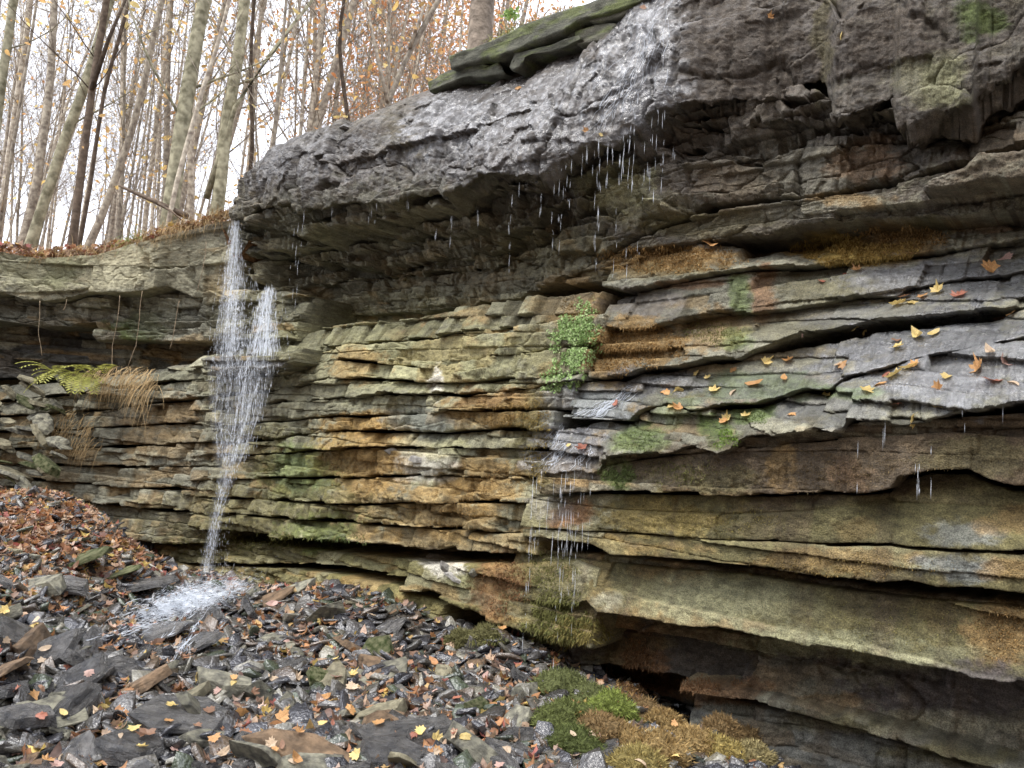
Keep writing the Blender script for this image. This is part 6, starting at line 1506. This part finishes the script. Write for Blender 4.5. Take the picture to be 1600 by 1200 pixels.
# films of water running over rock: strands that follow the surface
def runs(spec, seed, wpx=(1.0, 3.0)):
    """spec: list of (start u,v, end u,v, spread, n)"""
    r_ = np.random.default_rng(seed); M = MB()
    for (u0, v0, u1, v1, sp, n) in spec:
        for i in range(n):
            a, b = r_.normal(0, sp, 2); f0, f1 = sorted(r_.uniform(0, 1, 2))
            if f1 - f0 < .1: continue
            k = max(5, int((f1 - f0) * math.hypot(u1 - u0, v1 - v0) / 6)); Q = []
            for t in np.linspace(f0, f1, k):
                p, nn, ob = cast(u0 + (u1 - u0) * t + a * (.5 + t) + 2.5 * math.sin(t * 17 + i), v0 + (v1 - v0) * t + b * .5 + 1.5 * math.sin(t * 23 + i * 2))
                if p is None: continue
                if Q and (p - Q[-1]).length > .25: break
                Q.append(p + nn * .006)
            if len(Q) < 3: continue
            w_ = r_.uniform(*wpx) * Q[0].y / F * .5
            R = w_ * np.sin(np.linspace(.15, math.pi - .1, len(Q))) + .0005
            M.tube(np.array([list(q) for q in Q]), R, 4)
    return M
M = runs([(395, 905, 200, 975, 11, 150), (330, 915, 215, 965, 14, 140), (330, 930, 250, 1000, 10, 60), (310, 975, 262, 1035, 6, 40), (390, 915, 340, 935, 10, 50), (250, 975, 140, 1000, 6, 26)], 5, (.6, 1.7))
r_ = np.random.default_rng(12); Pp = []
for i in range(3200):
    a, b = r_.normal(0, 1, 2); p, nn, ob = cast(296 + a * 42 - b * 8, 944 + b * 12 - a * 12)
    if p is not None: Pp.append(np.array(p) + np.array([0, 0, abs(r_.normal(0, .05))]))
Pp = np.array(Pp); dd = np.tile([-.8, -.3, -.3], (len(Pp), 1)) + r_.normal(0, .4, (len(Pp), 3))
sv, sf_ = spindle(Pp, dd, r_.uniform(.006, .07, len(Pp)), r_.uniform(.0008, .0024, len(Pp)))
M.V.append(sv); M.F += [tuple(int(q) + M.n for q in f) for f in sf_]; M.n += len(sv)
o = M.build('water_splash', WAT)
# foam of the splash: a soft broken sheet lying on the wet slates
FU, FV = np.meshgrid(np.linspace(-1, 1, 46), np.linspace(-1, 1, 26)); V = []; Dn = []
for a, b in zip(FU.ravel(), FV.ravel()):
    p, nn, ob = cast(295 + a * 100 + b * 10, 942 - a * 26 + b * 30)
    p = p if p is not None and p.y < 9 else at(295 + a * 100, 942 - a * 26 + b * 30, 7.4)
    V.append((p.x, p.y, p.z + .05)); Dn.append(1.0 * float(smooth(1, .15, math.hypot(a - .15, b * 1.0))) * (.4 + .9 * float(vn(a * 6 + b * 2, b * 9, 5))))
V = np.array(V).reshape(26, 46, 3)
for _ in range(2): V[1:-1, 1:-1] = (V[1:-1, 1:-1] * 2 + V[:-2, 1:-1] + V[2:, 1:-1] + V[1:-1, :-2] + V[1:-1, 2:]) / 6
FM = VEIL.copy(); FM.name = 'foam'
for q in FM.node_tree.nodes:
    if q.type == 'MAPPING': q.inputs['Scale'].default_value = (14, 30, 14)
mesh_obj('foam', V.reshape(-1, 3), np.array([(r * 46 + i, r * 46 + i + 1, (r + 1) * 46 + i + 1, (r + 1) * 46 + i) for r in range(25) for i in range(45)]), FM, o, True, {'dens': np.array(Dn)})
tag(o, 'white splash of the waterfall streaming left over dark slates', 'water splash')
M = runs([(960, 625, 880, 680, 10, 40), (1000, 600, 930, 650, 8, 22), (890, 690, 850, 735, 8, 30), (920, 700, 900, 738, 8, 24), (880, 660, 850, 720, 6, 20)], 15, (.5, 1.1))
o = M.build('trickle', WAT); tag(o, 'thin film of water trickling over the dark wet step', 'water')
M = runs([(1035, 10, 985, 170, 20, 22), (1000, 90, 925, 215, 18, 16), (985, 120, 950, 215, 16, 12)], 16, (.35, .8))
o = M.build('trickle', WAT); tag(o, 'thin film of water sliding down the wet caprock', 'water')
# thin drips
def drips(lines, seed):
    r_ = np.random.default_rng(seed); parts = []
    for (u, v0, v1, o, dens) in lines:
        n = max(2, int((v1 - v0) / 22 * dens)); vv = np.sort(r_.uniform(v0, v1, n)); s, z0 = hit(u, v0, o); x, y = wall(s, o); sc_ = float(y) / F
        z = z0 - (vv - v0) * sc_
        P = np.stack([np.full(n, x) + r_.normal(0, .006, n), np.full(n, y) + r_.normal(0, .006, n), z], 1)
        parts.append(spindle(P, np.tile([0, 0, -1.0], (n, 1)), r_.uniform(.02, .16, n), r_.uniform(.0009, .0021, n)))
    return join(parts)
ud = []
for u, v0, v1, d_ in [(1038, 170, 300, 2), (1028, 172, 330, 1.2), (1019, 190, 300, 1.5), (1009, 230, 320, 1), (993, 180, 300, 2), (986, 190, 330, 2), (975, 215, 290, 2.5), (968, 250, 400, 1.2), (958, 228, 280, 1.5), (950, 228, 300, 2), (940, 230, 430, 1.6), (936, 228, 400, 1.2), (928, 228, 270, 1.5), (918, 232, 300, 1), (910, 235, 270, 1), (893, 255, 330, 2), (886, 258, 310, 1.4), (876, 262, 360, 1), (868, 270, 390, 1), (880, 290, 420, .8), (846, 300, 370, 1), (813, 275, 310, 1), (803, 280, 430, 1), (799, 300, 390, .8), (748, 300, 350, .7), (708, 310, 430, .6), (684, 315, 390, .7), (637, 315, 345, .7), (588, 320, 360, .8), (580, 322, 345, .6), (1055, 200, 260, .6), (1000, 350, 430, .6), (960, 400, 440, .8), (980, 380, 430, .6)]:
    ud.append((u, v0, v1, np.interp(u, [p[0] for p in cap_lip], [p[2] for p in cap_lip]) + .0, d_))
V, Fc = drips(ud, 21); tag(mesh_obj('drips', V, Fc, WAT), 'curtain of thin drips falling from the middle of the caprock lip', 'water drips', kind='stuff')
V, Fc = drips([(474, 328, 480, 0, 1.6), (468, 330, 470, 0, 1.3), (460, 345, 470, 0, .8), (520, 320, 350, 0, .6)], 22); tag(mesh_obj('drips', V, Fc, WAT), 'single thin stream falling from the lip just right of the waterfall', 'water drips', kind='stuff')
V, Fc = drips([(u, 742, v1, .06, d_) for u, v1, d_ in [(834, 880, 2.5), (832, 1000, 1), (846, 860, 1), (858, 850, 1), (868, 870, 1.2), (878, 880, 2.2), (886, 1000, 1), (892, 860, 2), (898, 930, 1.4), (906, 980, 1.2), (914, 900, .8), (925, 870, .7), (880, 1150, .7), (884, 1100, .8), (905, 1020, .6), (840, 900, .8), (835, 1090, .6)]], 23)
tag(mesh_obj('drips', V, Fc, WAT), 'drips falling from the wet step down to the green moss mounds', 'water drips', kind='stuff')
V, Fc = drips([(1437, 680, 830, .14, .9), (1432, 700, 800, .14, .6), (1567, 636, 665, .15, 1), (1505, 640, 680, .15, .6), (1344, 660, 790, .13, .5), (1455, 690, 790, .14, .5), (1382, 655, 690, .12, .8)], 24)
tag(mesh_obj('drips', V, Fc, WAT), 'few thin drips falling from the lip of the broad wet ledge', 'water drips', kind='stuff')
print('water done', len(bpy.data.objects))
